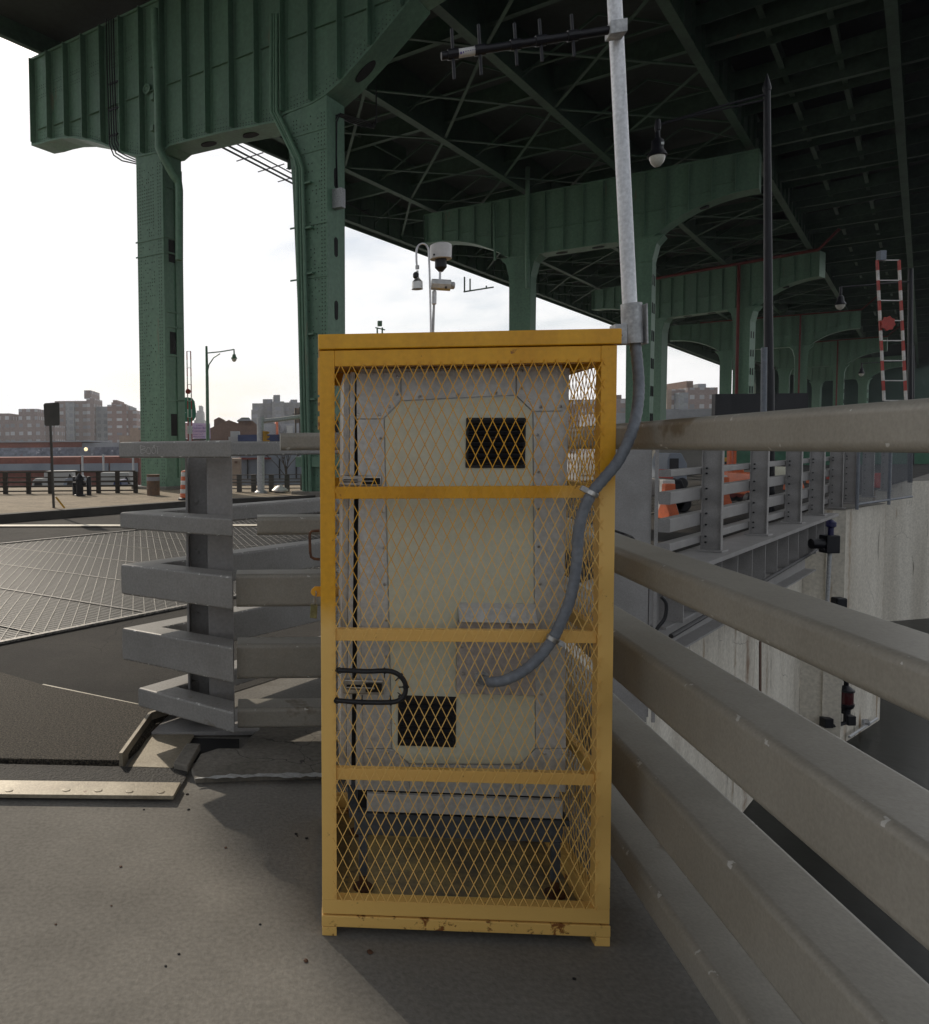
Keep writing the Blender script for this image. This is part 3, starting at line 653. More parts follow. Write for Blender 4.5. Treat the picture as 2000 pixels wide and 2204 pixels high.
# (2) bridge railing: short arm by the walkway, a sharp corner, then straight along the bridge
vb = Vector((.7, .714)).normalized(); v3 = Vector((vb.x, vb.y, 0)); n3v = Vector((vb.y, -vb.x, 0))
apex = (-.10, 4.035); tip = (-.675, 4.455); k0 = Vector((.42, 5.50, 0))
endp = k0+v3*19.6
bridge = thing('bridge_railing', 'grey five-rail railing with a sharp corner, continuing along the far bridge span', 'railing', (tip[0], tip[1], 0))
for i, (z0, z1) in enumerate(RZ):
    tz = tip if i < 4 else (-.59, 4.42)
    dz = -.035 if i == 0 else 0
    p = [Vector((*apex, 0)), Vector((*tz, 0)), k0, k0+v3*2.2]
    wn(sweep(p, z0+dz, z1+dz, t=.15, r=.013, cutx=(498-560)/1700).build('rail', rl, bridge, smooth=True, sharp=50))
    wn(sweep([k0+v3*7.2, endp], z0, z1, t=.15, r=.013).build('rail', M['railp'], bridge, smooth=True, sharp=50))
na = (Vector(apex)-Vector(tip)).normalized()
# corner post: flange shown to the camera, web behind it, on a base plate
pc = Vector((-.335, 4.50, 0))
pf = Fr(pc, (1, 0, 0))
mp = MB()
a_ = [pf.hit(404, 1200)[0], pf.hit(452, 1200)[0], pf.hit(504, 1200)[0]]
print('post', a_)
mp.box(pf, a_[1], a_[2], -.17, -.155, .03, 1.522); mp.box(pf, a_[1]-.002, a_[1]+.012, -.155, .05, .03, 1.522)
mp.box(pf, a_[0]+.008, a_[1]-.002, .05, .065, .03, 1.522); mp.box(pf, a_[0]-.002, a_[0]+.012, -.06, .05, .03, 1.522)
po = mp.build('post', M['railp'], bridge, bevel=.003)
m = MB()
for (z0, z1) in RZ[1:]:
    for zz in (z0+.02, z1+.05):
        m.lathe(pf.w(a_[0]+.05, .05, zz), [(.016, 0), (.016, .014), (.009, .015), (.009, .026)], 6, -pf.y)
m.each('bolt', M['railp'], po)
m = MB(); m.box(pf, -.30, .32, -.26, .12, .008, .030); m.build('base_plate', M['railp'], bridge, bevel=.003)
# far posts (web towards us, light flange on the right)
def far_post(px0, px1, ybase):
    # position on the railing line where the pixel column x meets it
    x = px1; d = ray(x, 1000); d2 = Vector((d.x, d.y)); 
    o = Vector((k0.x, k0.y))+Vector((n3v.x, n3v.y))*(TH/2+.01)
    # solve CP + d2*t = o + vb*s
    det = d2.x*(-vb.y)+vb.x*d2.y
    t = (o.x*(-vb.y)+vb.x*o.y)/det
    return Vector((d2.x*t, d2.y*t, 0))
lp = [(1480, 1515), (1583, 1618), (1664, 1694), (1720, 1745), (1765, 1788), (1800, 1818), (1846, 1858), (1888, 1898)]
for a, b in lp:
    q = far_post(a, b, 0)
    fr = Fr(q, v3, n3v*-1)   # a along the bridge, b towards the roadway
    m = MB(); w = .26
    m.box(fr, -w, -w+.012, -.20, -.0, .02, 1.54) if False else None
    m.box(fr, -.014, .0, -.24, .0, .03, 1.54)           # near web plate, seen broad
    m.box(fr, -.05, .05, -.255, -.241, .03, 1.54)       # outer flange
    m.box(fr, -.05, .05, .001, .012, .03, 1.54)
    p_ = m.build('post', M['railp'], bridge)
    m = MB(); m.box(fr, -.16, .16, -.30, .05, 0.004, .029); m.build('base_plate', M['railp'], p_)
    m = MB()
    for (z0, z1) in RZ:
        for zz in (z0+.01, z1-.01): m.lathe(fr.w(-.0142, -.05, zz), [(.014, 0), (.014, .03)], 6, fr.x*-1)
    m.each('bolt', M['blackm'], p_)
# wide end plate of the span (tall grey plate right of the cage)
pe = far_post(0, 1390, 0)+n3v*.2
fe = Fr(pe, (1, -.12, 0))
x0 = fe.hit(1280, 1100)[0]; x1 = fe.hit(1398, 1100)[0]; x2 = fe.hit(1417, 1100)[0]
m = MB(); m.box(fe, x0, x1, .0, .014, -1.9, 1.57); m.box(fe, x1-.01, x2-.01, .20, .214, -1.9, 1.55); m.box(fe, fe.hit(1409, 1100)[0], x2, -.004, .008, -1.9, 1.56)
endpl = m.build('end_plate', M['railp'], None, loc=pe, bevel=.003)
tag(endpl, 'tall flat grey steel end plate of the bridge span just right of the cage', 'steel plate')
# loose black cable behind the guard rail
m = MB(); cb = smooth_path([atD(1310, 1138, 5.2), atD(1345, 1150, 5.2), atD(1365, 1162, 5.0), atD(1372, 1200, 5.0)]); m.tube(cb, .008, 8)
c_ = m.build('loose_cable', M['black'], None, loc=cb[0], smooth=True); tag(c_, 'thin black cable lying over the second rail right of the cage', 'cable')
m = MB(); cb = smooth_path([atD(1424, 1285, 9), atD(1434, 1300, 9), atD(1431, 1330, 9), atD(1415, 1352, 9), atD(1408, 1372, 9)]); m.tube(cb, .02, 8)
c_ = m.build('hanging_cable', M['black'], None, loc=cb[0], smooth=True); tag(c_, 'black cable hooking down beneath the bridge girder beside the grey end plate', 'cable')
# ------------------------------------------------------------------ viaduct
U = Vector((.643, .766, 0)).normalized(); Wv = Vector((.766, -.643, 0)).normalized()
def UL(L, u, z): p = Wv*L+U*u; return Vector((p.x, p.y, z))
def colpos(px, D): d = ray(px, 1000); k = D/d.y; return Vector((d.x*k, D, 0))
bents = [  # A px,D  B px,D  top z
    (340, 27.2, 690, 23.4, 16.2), (1116, 42.6, 1370, 39.1, 14.75), (1405, 64.4, 1590, 59.2, 14.75), (1558, 86.7, 1719, 83.0, 14.75), (1683, 108, 1800, 104, 14.75), (1752, 131, 1852, 126, 14.75)]
ZC = 11.6
GR = M['green']
labels = ['nearest green viaduct bent with thick riveted columns left of the cage', 'second green viaduct bent whose left end curves above the cage', 'third green viaduct bent with a red pipe along its girder',
          'fourth green viaduct bent, behind the one with the red pipe', 'fifth green viaduct bent, second from the far end', 'farthest and smallest green viaduct bent']
def ogee(t):                      # 0 at the column, 1 at the girder end
    t = min(1., max(0., t))
    return 1-(1-t)**2.3 if t > .08 else (1-(1-.08)**2.3)*(t/.08)**1.6
rnd = random.Random(3)
for i, (ax, aD, bx_, bD, zt_) in enumerate(bents):
    A = colpos(ax, aD); B = colpos(bx_, bD); w = (B-A); span = w.length
    if i == 0:
        A = colpos(299, 27.2); B = colpos(628, 23.4); w = B-A; span = w.length
    fr = Fr(A, w)
    th = 1.0
    bt = thing('viaduct_bent', labels[i], 'viaduct bent', A, group='cross bents carrying the green viaduct')
    cw = 1.15
    if i == 0:
        def h0(x, y): return fr.hit(x, y)
        bot = [h0(*p) for p in ((70, 312), (91, 308), (110, 302), (133, 297), (160, 296), (195, 302), (225, 311), (250, 322), (272, 331), (299, 336), (352, 325), (367, 312), (480, 284), (593, 262), (612, 245), (640, 234), (670, 222), (697, 206), (731, 177), (766, 138), (800, 100), (840, 52), (890, -10))]
        aA0, aA1 = h0(299, 700)[0], h0(352, 700)[0]
        sL, sR = bot[0][0], bot[-1][0]
        pts = [(s, c) for s, c in bot]
        up = [(sR+2, bot[-1][1]+.5), (sR+2, zt_), (sL, zt_)]
        body = pts+up
        aB1 = h0(705, 640)[0]
        cols = [[(aA0, h0(299, 332)[1]), (aA1, h0(353, 326)[1]), (aA1, 0), (aA0, 0)],
                [h0(590, 262), h0(608, 282), h0(620, 310), h0(626, 350), h0(630, 400), h0(640, 640), h0(650, 900), h0(652, 1066), (aB1, 0), (aB1, h0(697, 206)[1]), h0(640, 234)]]
        print('bent1', sL, sR, aA0, aA1, [round(c, 2) for s, c in bot])
    else:
        sL, sR = -5.5, span+4.9
        zL = 13.15; zR = 13.05
        bot = []
        N = 16
        for k in range(N+1):
            s = sL+(-.55-sL)*k/N; t = (-.55-s)/(-.55-sL); bot.append((s, ZC+(zL-ZC)*ogee(t)))
        for k in range(N+1):
            t = k/N; s = span+.6+(sR-span-.6)*t; bot.append((s, ZC+(zR-ZC)*ogee(t)))
        body = bot+[(sR, zt_), (sL, zt_)]
        cols = []
        for s0 in (0, span):
            # haunched column head
            cols.append([(s0-cw/2-.5, ZC+.001), (s0-cw/2-.18, ZC-.35), (s0-cw/2, ZC-1.1), (s0-cw/2+.05, 0), (s0+cw/2-.05, 0), (s0+cw/2, ZC-1.1), (s0+cw/2+.18, ZC-.35), (s0+cw/2+.5, ZC+.001)])
    m = MB(); m.prism(fr, body, .06, th-.06)
    # top and bottom flange plates, proud of the web
    m.box(fr, sL-.02, (sR if i else sR+2), -.02, th+.02, zt_-.06, zt_+.02)
    for k in range(len(bot)-1):
        (s0, c0_), (s1, c1_) = bot[k], bot[k+1]
        m.prism(fr, [(s0, c0_-.03), (s1, c1_-.03), (s1, c1_+.04), (s0, c0_+.04)], -.04+.0007*k, th+.04-.0007*k)
    g_ = m.build('girder', GR, bt)
    # stiffeners
    ms = MB(); import bisect
    def zb(s):
        for k in range(len(bot)-1):
            if bot[k][0] <= s <= bot[k+1][0]:
                t = (s-bot[k][0])/max(1e-6, bot[k+1][0]-bot[k][0]); return bot[k][1]+(bot[k+1][1]-bot[k][1])*t
        return ZC
    s = sL+.15; k = 0
    while s < sR-.05:
        z0 = zb(s)+.05
        ms.box(fr, s-.012, s+.012, -.20 if i == 0 else -.085, .059, z0, zt_-.065); ms.box(fr, s-.012, s+.10, .045, .0585, z0, zt_-.065)
        s += .95; k += 1
    zmid = zt_-.62*(zt_-ZC)
    s = sL+.15
    while s < sR-1.0:
        if s > sL+1 or i == 0:
            zz = max(zmid, zb(s+.5)+.55)
            if zz < zt_-.4: ms.box(fr, s+.12, s+.93, -.03, .058, zz, zz+.018)
        s += .95
    ms.box(fr, sL-.012, sL+.0, -.04, th+.04, zb(sL)-.03, zt_-.062)
    ms.box(fr, sR, sR+.012, -.04, th+.04, zb(sR)-.03, zt_-.062) if i else None
    ms.each('stiffener', GR, g_) if len(ms.k) < 90 else ms.build('stiffener', GR, g_)
    if i < 3:                       # oval access holes in the soffit
        mo = MB()
        for s0 in ((span*.5-.9, span*.5+.9, span+2.6) if i else (2.9, 4.6)):
            zz = zb(s0)-.034-.02
            pp_ = [fr.w(s0+.30*math.cos(2*math.pi*q/16), th/2+.18*math.sin(2*math.pi*q/16), 0) for q in range(16)]
            if i and s0 > span+1:
                zz = zb(s0)-.06
            mo.slab([(p.x, p.y) for p in pp_], zz, zz+.04 if not (i and s0 > span+1) else zz+.5)
        if i == 0:
            s0 = h0(768, 120)[0]; zz = zb(s0)
            # hole in the sloping haunch soffit
            sl = Vector(((zb(s0+.3)-zb(s0-.3))/.6,)).x if False else (zb(s0+.3)-zb(s0-.3))/.6
            ring = [fr.w(s0+.30*math.cos(2*math.pi*q/16), th/2+.2*math.sin(2*math.pi*q/16), zz-.036+sl*.30*math.cos(2*math.pi*q/16)) for q in range(16)]
            mo.add([p+fr.z*-.02 for p in ring]+[p+fr.z*.01 for p in ring], [tuple(range(15, -1, -1)), tuple(range(16, 32))]+[(q, (q+1) % 16, (q+1) % 16+16, q+16) for q in range(16)])
        mo.build('access_hole', M['dark'], g_)
    for j, cpoly in enumerate(cols):
        mc = MB(); mc.prism(fr, cpoly, .02 if i else .0, th-.02)
        co = mc.build('column', GR, bt)
        # side lacing: slot holes (right face) and splice plates
        md = MB()
        if i == 0:
            sside = (aA1 if j == 0 else None)
            if j == 0:
                f2 = Fr(fr.w(aA1, 0, 0), fr.y, fr.x)
                md.box(f2, .02, .94, .0, .012, 0, .55)
                z = .6
                hol = MB()
                f2b = fr
                for zz in (2.35, 5.1, 8.15):
                    hol.box(f2, .30, .62, .0, .006, zz-.37, zz+.37)
                hol.each('manhole', M['dark'], co)
                for zz in (1.55, 3.15, 4.65, 5.6, 6.1, 8.05, 8.55, 10.2):
                    md.box(f2, .02, .93, .001, .05, zz, zz+.05)
                md.box(f2, .0, .10, .0, .06, 0.56, 10.9); md.box(f2, .60, .96, .0, .05, .56, 10.9)
                for zz in (8.0, 8.5): md.box(fr, aA0-.06, aA1+.1, -.03, .0, zz, zz+.045)
            else:
                for zz in (10.5, 9.95, 7.9, 6.4): md.box(fr, h0(626, 400)[0]-.02, aB1+.03, -.03, -.001, zz, zz+.045)
                f2 = Fr(fr.w(aB1, 0, 0), fr.y, fr.x)
                hol = MB()
                for zz in (9.25, 7.3, 5.5, 3.8, 2.1):
                    hol.prism(f2, [(.48+.10*math.cos(q*math.pi/8), zz+(.18 if q < 9 else -.18)+.10*math.sin(q*math.pi/8)) for q in range(16)], .0, .008)
                hol.each('slot', M['dark'], co)
                mcol = MB(); mcol.box(fr, h0(641, 990)[0], h0(708, 990)[0]+.1, -.12, th+.1, h0(650, 1005)[1], h0(650, 983)[1]); mcol.build('collar', GR, co, bevel=.01)
        else:
            s0 = 0 if j == 0 else span
            f2 = Fr(fr.w(s0+cw/2-.02, 0, 0), fr.y, fr.x)
            hol = MB()
            if j == 1:
                z = 1.2
                while z < ZC-1.3:
                    for bb in (.26, .66): hol.box(f2, bb-.07, bb+.07, .0, .03, z, z+.5)
                    z += 1.35
                hol.build('slot', M['dark'], co)
            md.box(fr, s0-cw/2-.02, s0+cw/2+.02, -.02, .019, ZC-1.2, ZC-1.12)
        if md.v: md.each('splice_plate', GR, co)
        # base plinth
        mp2 = MB(); s0 = min(p[0] for p in cpoly if p[1] < 1); s1 = max(p[0] for p in cpoly if p[1] < 1)
        mp2.box(fr, s0-.25, s1+.25, -.25, th+.25, -.02, .28); mp2.build('footing', M['concrete2'], co, bevel=.03)
    # rivets on the nearest bent
    if i == 0:
        mr = MB()
        def rivet(p, n, r=.024):
            x = n.orthogonal().normalized(); y = n.cross(x)
            vs = [p+(x*math.cos(k*math.pi/2.5)+y*math.sin(k*math.pi/2.5))*r for k in range(5)]+[p+n*r*.8]
            mr.add(vs, [(k, (k+1) % 5, 5) for k in range(5)])
        nrm = -fr.y
        z = .4
        while z < 11.0:
            aa = [aA0+.06, aA0+.16, aA1-.16, aA1-.06]
            aa += [aA0+.27+.1*q for q in range(6) if 9.0 < z < 10.2 or rnd.random() < .33]
            for a in aa: rivet(fr.w(a, -.001, z), nrm)
            la = h0(628, 400)[0]+(h0(652, 1066)[0]-h0(628, 400)[0])*(1-z/11); ra = h0(704, 640)[0]
            for a in [la+.08, la+.18, ra-.16, ra-.06]+[la+.3+.12*q for q in range(9) if la+.3+.12*q < ra-.2 and rnd.random() < .3]: rivet(fr.w(a, -.001, z), nrm)
            z += .11
        s = sL+.1
        while s < sR:
            for dz in (.09, .17): rivet(fr.w(s, .059, zb(s)+dz), nrm)
            if rnd.random() < .9:
                for a2 in (.30, .42): rivet(fr.w(s, .059, zb(s)+a2), nrm, .018)
            if s < 0:
                for dz in (1.28, 1.38, 1.62, 1.72): rivet(fr.w(s, .059, zb(sL)+dz+.35), nrm)
            s += .11
        mr.build('rivet', M['rivet'], g_, smooth=True)['kind'] = 'stuff'
        # drain pipe down to column A, and pipes on column B
        dp = MB(); k_ = lambda x, y, b: (lambda h: fr.w(h[0], b, h[1]))(fr.hit(x, y, b))
        dp.tube([k_(333, 20, -.2), k_(335, 91, -.2), k_(340, 200, -.2), k_(342, 318, -.2), k_(350, 335, -.15), k_(372, 375, .1), k_(384, 392, .3), k_(386, 410, .3), k_(386, 560, .3)], .13, 12)
        dp.build('drain_pipe', GR, g_, smooth=True)
        db = MB()
        for y in (138, 208, 275):
            p = k_(331, y, -.18); db.box(Fr(p, fr.x), -.12, .02, -.05, .12, -.09, .09)
        db.each('pipe_bracket', GR, g_)
        dr_ = MB(); p = k_(317, 192, .0); dr_.lathe(p, [(.17, 0), (.17, .05), (.10, .06), (.08, .03)], 16, -fr.y); dr_.build('valve_cover', GR, g_, smooth=True)
        cc_ = MB()
        for q in range(4):
            x = 233+q*5; dx = 4.5*q
            cc_.tube([k_(x-4, 40, -.12), k_(x-2, 150, -.12), k_(x+1, 240, -.12), k_(x+3, 312-q*3, -.12), k_(x+12, 334-q*4, -.1), k_(x+30, 346-q*5, .3), k_(300, 354-q*3, 1.1)], .024, 6)
        for y in (180, 236, 292): 
            p = k_(240, y, -.10); cc_.box(Fr(p, fr.x), -.12, .32, -.02, .03, -.03, .03)
        cc_.build('cable_conduit', M['blackm'], g_, smooth=True)
        cp_ = MB()
        for q in range(3):
            x = 584+q*6
            cp_.tube([k_(x, 30, -.14), k_(x, 240, -.14), k_(x+20, 280, -.14), k_(x+50-q*1, 340, -.14), k_(x+55, 362, -.14), k_(x+58+q, 560, -.14), k_(x+66+q, 900, -.14), k_(x+70+q, 1064, -.14)], .05 if q != 1 else .035, 8)
        for y in (396, 492, 590, 720, 860): p = k_(650+(y-396)*.02, y, -.12); cp_.box(Fr(p, fr.x), -.1, .3, -.03, .10, -.025, .025)
        cp_.build('column_pipe', GR, g_, smooth=True)
        jb = MB(); p = k_(724, 446, .2)
        for q in range(4): 
            x = 715+q*4
            cp2 = [k_(x, 425, .5), k_(x-3, 330, .5), k_(x-5+q, 262, .5), k_(x+5, 250-q*2, .5), k_(x+60, 270-q*3, 2.), k_(x+90-q*6, 276-q*3, 2.6), k_(x+95-q*4, 262, 2.6), k_(x+95-q*4, 180, 2.6)]
            jb.tube(cp2, .022, 6)
        jb.build('wall_conduit', M['blackm'], g_, smooth=True)
        jb = MB(); p = k_(729, 428, .4); jb.box(Fr(p, fr.x), -.16, .16, -.12, .12, -.27, .27); jb.build('junction_box', M['galv2'], g_, bevel=.01)
    elif i == 1:
        dp = MB(); k_ = lambda x, y, b: (lambda h: fr.w(h[0], b, h[1]))(fr.hit(x, y, b))
        dp.tube([k_(1136, 360, -.2), k_(1135, 555, -.2), k_(1136, 620, -.1)], .12, 10); dp.tube([k_(1063, 440, -.2), k_(1066, 560, -.2)], .07, 8)
        dp.build('drain_pipe', GR, g_, smooth=True)
    if i in (2, 3, 4):
        sp = MB(); 
        sp.tube([fr.w(-2.5, -.25, zt_+.05), fr.w(sR, -.25, zt_+.05), fr.w(sR+1.2, -.25, zt_+1.2)], .11 if i == 2 else .07, 8)
        sp.tube([fr.w(span-.15, -.25, zt_+.05), fr.w(span-.15, -.25, .3)], .11 if i == 2 else .08, 8)
        sp.build('red_pipe', M['redd'], g_, smooth=True)
# ------------------------------------------------------------------ deck
deck = thing('viaduct_deck', 'dark green underside of the elevated roadway with crossing beams and bracing', 'viaduct deck', (10, 40, 15))
Ls = [-26.2, -21.9, -16.6, -11.8, -6.4, -1.1]
cut = Vector((-11.9, 26.1, 0))                      # unseen near left deck corner, cut shaped for the walkway shadow
c2 = cut+Vector((.45, -.89, 0))*34
def lu(p): return p.dot(Wv), p.dot(U)
m = MB(); far = UL(-27.2, 240, 0); far2 = UL(.6, 240, 0); nearR = UL(.6, -30, 0)
outl = [cut, UL(-26.0, 60, 0), UL(-27.2, 60.1, 0), far, far2, nearR, UL(-13, -30, 0), c2]
outl = [cut, UL(-26.2, 24, 0), UL(-26.8, 24.1, 0), far, far2, nearR, c2]
m.slab([(p.x, p.y) for p in outl], 17.0, 17.35); m.build('slab', M['deckslab'], deck)
# longitudinal girders
for k, L_ in enumerate(Ls):
    m = MB(); u0 = 36.5 if k == 0 else (-20 if k > 2 else 19.6)
    fr = Fr(UL(L_, 0, 0), U, Wv)
    zb_ = 15.0 if k else 14.75
    m.box(fr, u0, 235, -.02, .02, zb_+.03, 16.995)
    m.box(fr, u0, 235, -.16, .16, zb_, zb_+.035)
    u = u0+1
    while u < 120 and k in (0, 4, 5): m.box(fr, u-.012, u+.012, -.14, .14, zb_+.04, 16.99); u += 1.6
    m.build('main_girder', M['green_shaded'], deck)
# outer stringer of the nearer part
m = MB(); fr = Fr(UL(-25.5, 0, 0), U, Wv); m.box(fr, 16, 37, -.02, .02, 16.3, 16.99); m.box(fr, 16, 37, -.10, .10, 16.27, 16.3)
m.box(Fr(UL(-21.0, 0, 0), U, Wv), 19.7, 37, -.05, .05, 16.3, 16.99)
m.build('edge_stringer', M['green_shaded'], deck)
# floor beams and bracing
fb = MB(); br = MB(); u = 19.7; n = 0
while u < 150:
    a = UL(-26.9 if u > 37 else -25.4, u, 16.3); b = UL(.55, u, 16.3)
    if n: fb.bar(a, b, .06, .9) ; fb.bar(a+Vector((0, 0, -.46)), b+Vector((0, 0, -.46)), .26, .03)
    if u < 110:
        for k in range(0 if u > 36 else 1, len(Ls)-2):
            p = UL(Ls[k], u, 15.12); q = UL(Ls[k+1], u+6.5, 15.12); r_ = UL(Ls[k+1], u, 15.10); s_ = UL(Ls[k], u+6.5, 15.10)
            br.bar(p, q, .12, .05); br.bar(r_, s_, .12, .04)
            br.bar(UL(Ls[k], u+3.25, 15.5), UL(Ls[k+1], u+3.25, 15.5), .10, .05)
            br.bar(UL(Ls[k], u+3.25, 15.3), UL((Ls[k]+Ls[k+1])/2, u+3.25, 16.6), .08, .08)
            br.bar(UL(Ls[k+1], u+3.25, 15.3), UL((Ls[k]+Ls[k+1])/2, u+3.25, 16.6), .08, .08)
    u += 6.5; n += 1
fb.build('floor_beam', M['green_shaded'], deck)['kind'] = 'stuff'
br.build('bracing', M['green_shaded'], deck)['kind'] = 'stuff'
# stringers under the outer lane on the right
sg = MB(); u = 19.7
while u < 110:
    sg.bar(UL(-6.4, u+1.6, 16.2), UL(.55, u+1.6, 16.4), .04, .7); u += 3.25
for L_ in (-4.6, -2.8): sg.box(Fr(UL(L_, 0, 0), U, Wv), 0, 150, -.015, .015, 16.2, 16.98); sg.box(Fr(UL(L_, 0, 0), U, Wv), 0, 150, -.09, .09, 16.17, 16.2)
sg.build('stringer', M['green_shaded'], deck)['kind'] = 'stuff'
# inner surfaces at the right edge: fascia
m = MB(); m.box(Fr(UL(.6, 0, 0), U, Wv), -20, 235, 0, .06, 15.6, 18.0); m.build('fascia', M['green'], deck)
m = MB(); m.box(Fr(UL(-26.86, 0, 0), U, Wv), 36.5, 235, -.06, 0, 14.75, 18.2)
m.build('fascia', M['green_shaded'], deck)
# cable runs under the deck left of column B
cr = MB()
p0, p1 = G(480, 318, 15.6), G(640, 400, 15.6)
def lp_(a, b, t): return a+(b-a)*t
for dx, r_ in ((0, .05), (.35, .05), (.8, .035)):
    o_ = Wv*dx; cr.tube([lp_(p0, p1, -.6)+o_, lp_(p0, p1, 4)+o_], r_, 6)
for t in range(14):
    c = lp_(p0, p1, -.3+t*.28); cr.bar(c-Wv*.5, c+Wv*1.2, .04, .04)
o = cr.build('cable_tray', M['blackm'], deck, smooth=True)
# maintenance hangers under the far edge
hg = MB()
for x, y0, y1 in ((1000, 596, 628), (1012, 600, 626), (1047, 615, 621)):
    a = G(x, y0, 14.7); b = a.copy(); 
    d = ray(x, y1); t = a.y/d.y; b = CP+d*t
    hg.tube([a, b], .06, 6)
aa = G(1000, 596, 14.7); 
d = ray(999, 628); ta = CP+d*(G(1000, 596, 14.7).y/d.y); d = ray(1062, 618); tb = CP+d*(G(1060, 620, 14.7).y/d.y)
hg.tube([ta, tb], .06, 6); hg.build('hanger', M['green_shaded'], deck)
# ------------------------------------------------------------------ ground, road, canal
def gp(x, y, z=0.): p = G(x, y, z); return (p.x, p.y)
edgeR = lambda t: (lambda q: (q.x, q.y))(nr*(.925+TH+.10)+dr*t)
brl = lambda s: (lambda q: (q.x, q.y))(k0+v3*s-n3v*.30)
cornerAb = gp(1820, 1097)
farAb = gp(1908, 1083.5)
ground_poly = [(-700, -80), (-6.8, -80), edgeR(-3), edgeR(4.35), (1.62, 6.0), brl(.6)]
# where the far abutment meets the bridge line
cs = (Vector((*cornerAb, 0))-k0).dot(v3)
ground_poly += [brl(cs-.3), tuple((k0+v3*(cs-.25)+n3v*.5)[:2]), cornerAb, farAb, (farAb[0]+.6, farAb[1]+9), (60, 40), (900, 200), (900, 900), (400, 900), (40, 100), (12, 29.6), (-700, 29.6)]
m = MB(); m.sheet(ground_poly, 0.0); gnd = m.build('ground', M['concrete']); struct(gnd)
# walls of the canal (abutments)
aw = MB()
seq = ground_poly[2:13]
for i in range(len(seq)-1):
    a = Vector((*seq[i], 0)); b = Vector((*seq[i+1], 0)); d = (b-a)
    if d.length < .01: continue
    f = Fr(a, d)
    aw.box(f, 0, d.length, .0+.001*i, .35+.001*i, -7, -.006)
awo = aw.build('canal_wall', M['wall'], None, loc=(10, 14, 0)); tag(awo, 'tall stained concrete canal wall dropping to dark water right of the railing', 'canal wall')
m = MB(); m.sheet([(-300, -100), (400, -100), (400, 300), (-300, 300)], -5.6); struct(m.build('water', M['water']))
# groove with rust on the wall under the girder
# road surfaces
def lay(name, pts, z, mt, kind='structure'):
    m = MB(); m.sheet(pts, z); o = m.build(name, mt); struct(o, kind); return o
e0 = gp(91, 1370); e1 = gp(405, 1307); ed = (Vector((*e1, 0))-Vector((*e0, 0))).normalized(); 
E = lambda s: (lambda q: (q.x, q.y))(Vector((*e0, 0))+ed*s)
kA, kB, kC = gp(91, 1119), gp(400, 1094), gp(688, 1079)
kd0 = (Vector((*kB, 0))-Vector((*kA, 0))).normalized(); kd1 = (Vector((*kC, 0))-Vector((*kB, 0))).normalized()
kA0 = tuple((Vector((*kA, 0))-kd0*14)[:2]); kC1 = tuple((Vector((*kC, 0))+kd1*10)[:2]); kC2 = tuple((Vector((*kC1, 0))+v3*60)[:2])
# asphalt between the gritty strip and beyond, up to the kerb
rb = lambda s: (lambda q: (q.x, q.y))(k0+v3*s-n3v*.10)
lay('road', [gp(-260, 1400), gp(91, 1475), gp(305, 1521), gp(330, 1535), (tip[0]+.15, tip[1]+.2), rb(0), rb(cs-1), tuple((k0+v3*(cs+60))[:2]), kC2, kC1, kC, kB, kA, kA0], .004, M['asphalt'])
# grating
gx = [E(-6), E(16.5)]
nrmE = Vector((-ed.y, ed.x, 0))
gw = 6.2
g4 = [E(-6), E(16), tuple((Vector((*E(16), 0))+nrmE*gw)[:2]), tuple((Vector((*E(-6), 0))+nrmE*gw)[:2])]
lay('grating_bed', g4, .008, M['grate'])
gb = MB()
bd_ = Vector((-.155, .988, 0)).normalized()
def clip_line(p, d):                                # within the strip between the two long edges
    # signed distance to the near edge
    s0 = (p-Vector((*e0, 0))).dot(nrmE); sd = d.dot(nrmE)
    t0 = (0-s0)/sd; t1 = (gw-s0)/sd
    return p+d*min(t0, t1), p+d*max(t0, t1)
k = -70
for k in range(-75, 170):
    p = Vector((*e0, 0))+ed*(k*.135)
    a, b = clip_line(p, bd_)
    if min(a.y, b.y) < 3: continue
    gb.bar(a+Vector((0, 0, .012)), b+Vector((0, 0, .012)), .008, .005)
cd_ = Vector((.80, -.60, 0)).normalized()
for k in range(-12, 26):
    p = Vector((*e0, 0))+ed*(k*1.15); a, b = clip_line(p, cd_)
    gb.bar(a+Vector((0, 0, .018)), b+Vector((0, 0, .018)), .020, .004)
for s_ in (0, gw): 
    a = Vector((*E(-6), 0))+nrmE*s_; b = Vector((*E(16), 0))+nrmE*s_; gb.bar(a+Vector((0, 0, .02)), b+Vector((0, 0, .02)), .05, .02)
gbo = gb.build('grating_bars', M['gratebar']); struct(gbo, 'stuff')
# fine serrated cross bars
fb2 = MB()
for k in range(-150, 420):
    p = Vector((*e0, 0))+ed*(k*.052); a, b = clip_line(p, cd_)
    if a.y < 4: continue
    fb2.bar(a+Vector((0, 0, .011)), b+Vector((0, 0, .0105)), .008, .003)
o = fb2.build('grating_cross_bars', M['alu'] if False else mat('grating cross bars', (.022, .024, .026), (.010, .011, .012), rough=.5, metal=.3, scale=50, fvar=.4)); struct(o, 'stuff')
# painted lines
def strip(name, x0, y0, x1, y1, wpx, z, mt):
    a = Vector((*gp(x0, y0), 0)); b = Vector((*gp(x1, y1), 0)); d = (b-a).normalized(); n = Vector((-d.y, d.x, 0)); 
    return lay(name, [tuple(p[:2]) for p in (a-n*wpx/2, b-n*wpx/2, b+n*wpx/2, a+n*wpx/2)], z, mt)
strip('road_line', -60, 1134, 700, 1133, .35, .030, M['paintline'])
strip('road_line', 91, 1476, 305, 1521, .025, .009, M['paintline']); strip('road_line', 91, 1481, 305, 1526, .012, .0095, M['paintline'])
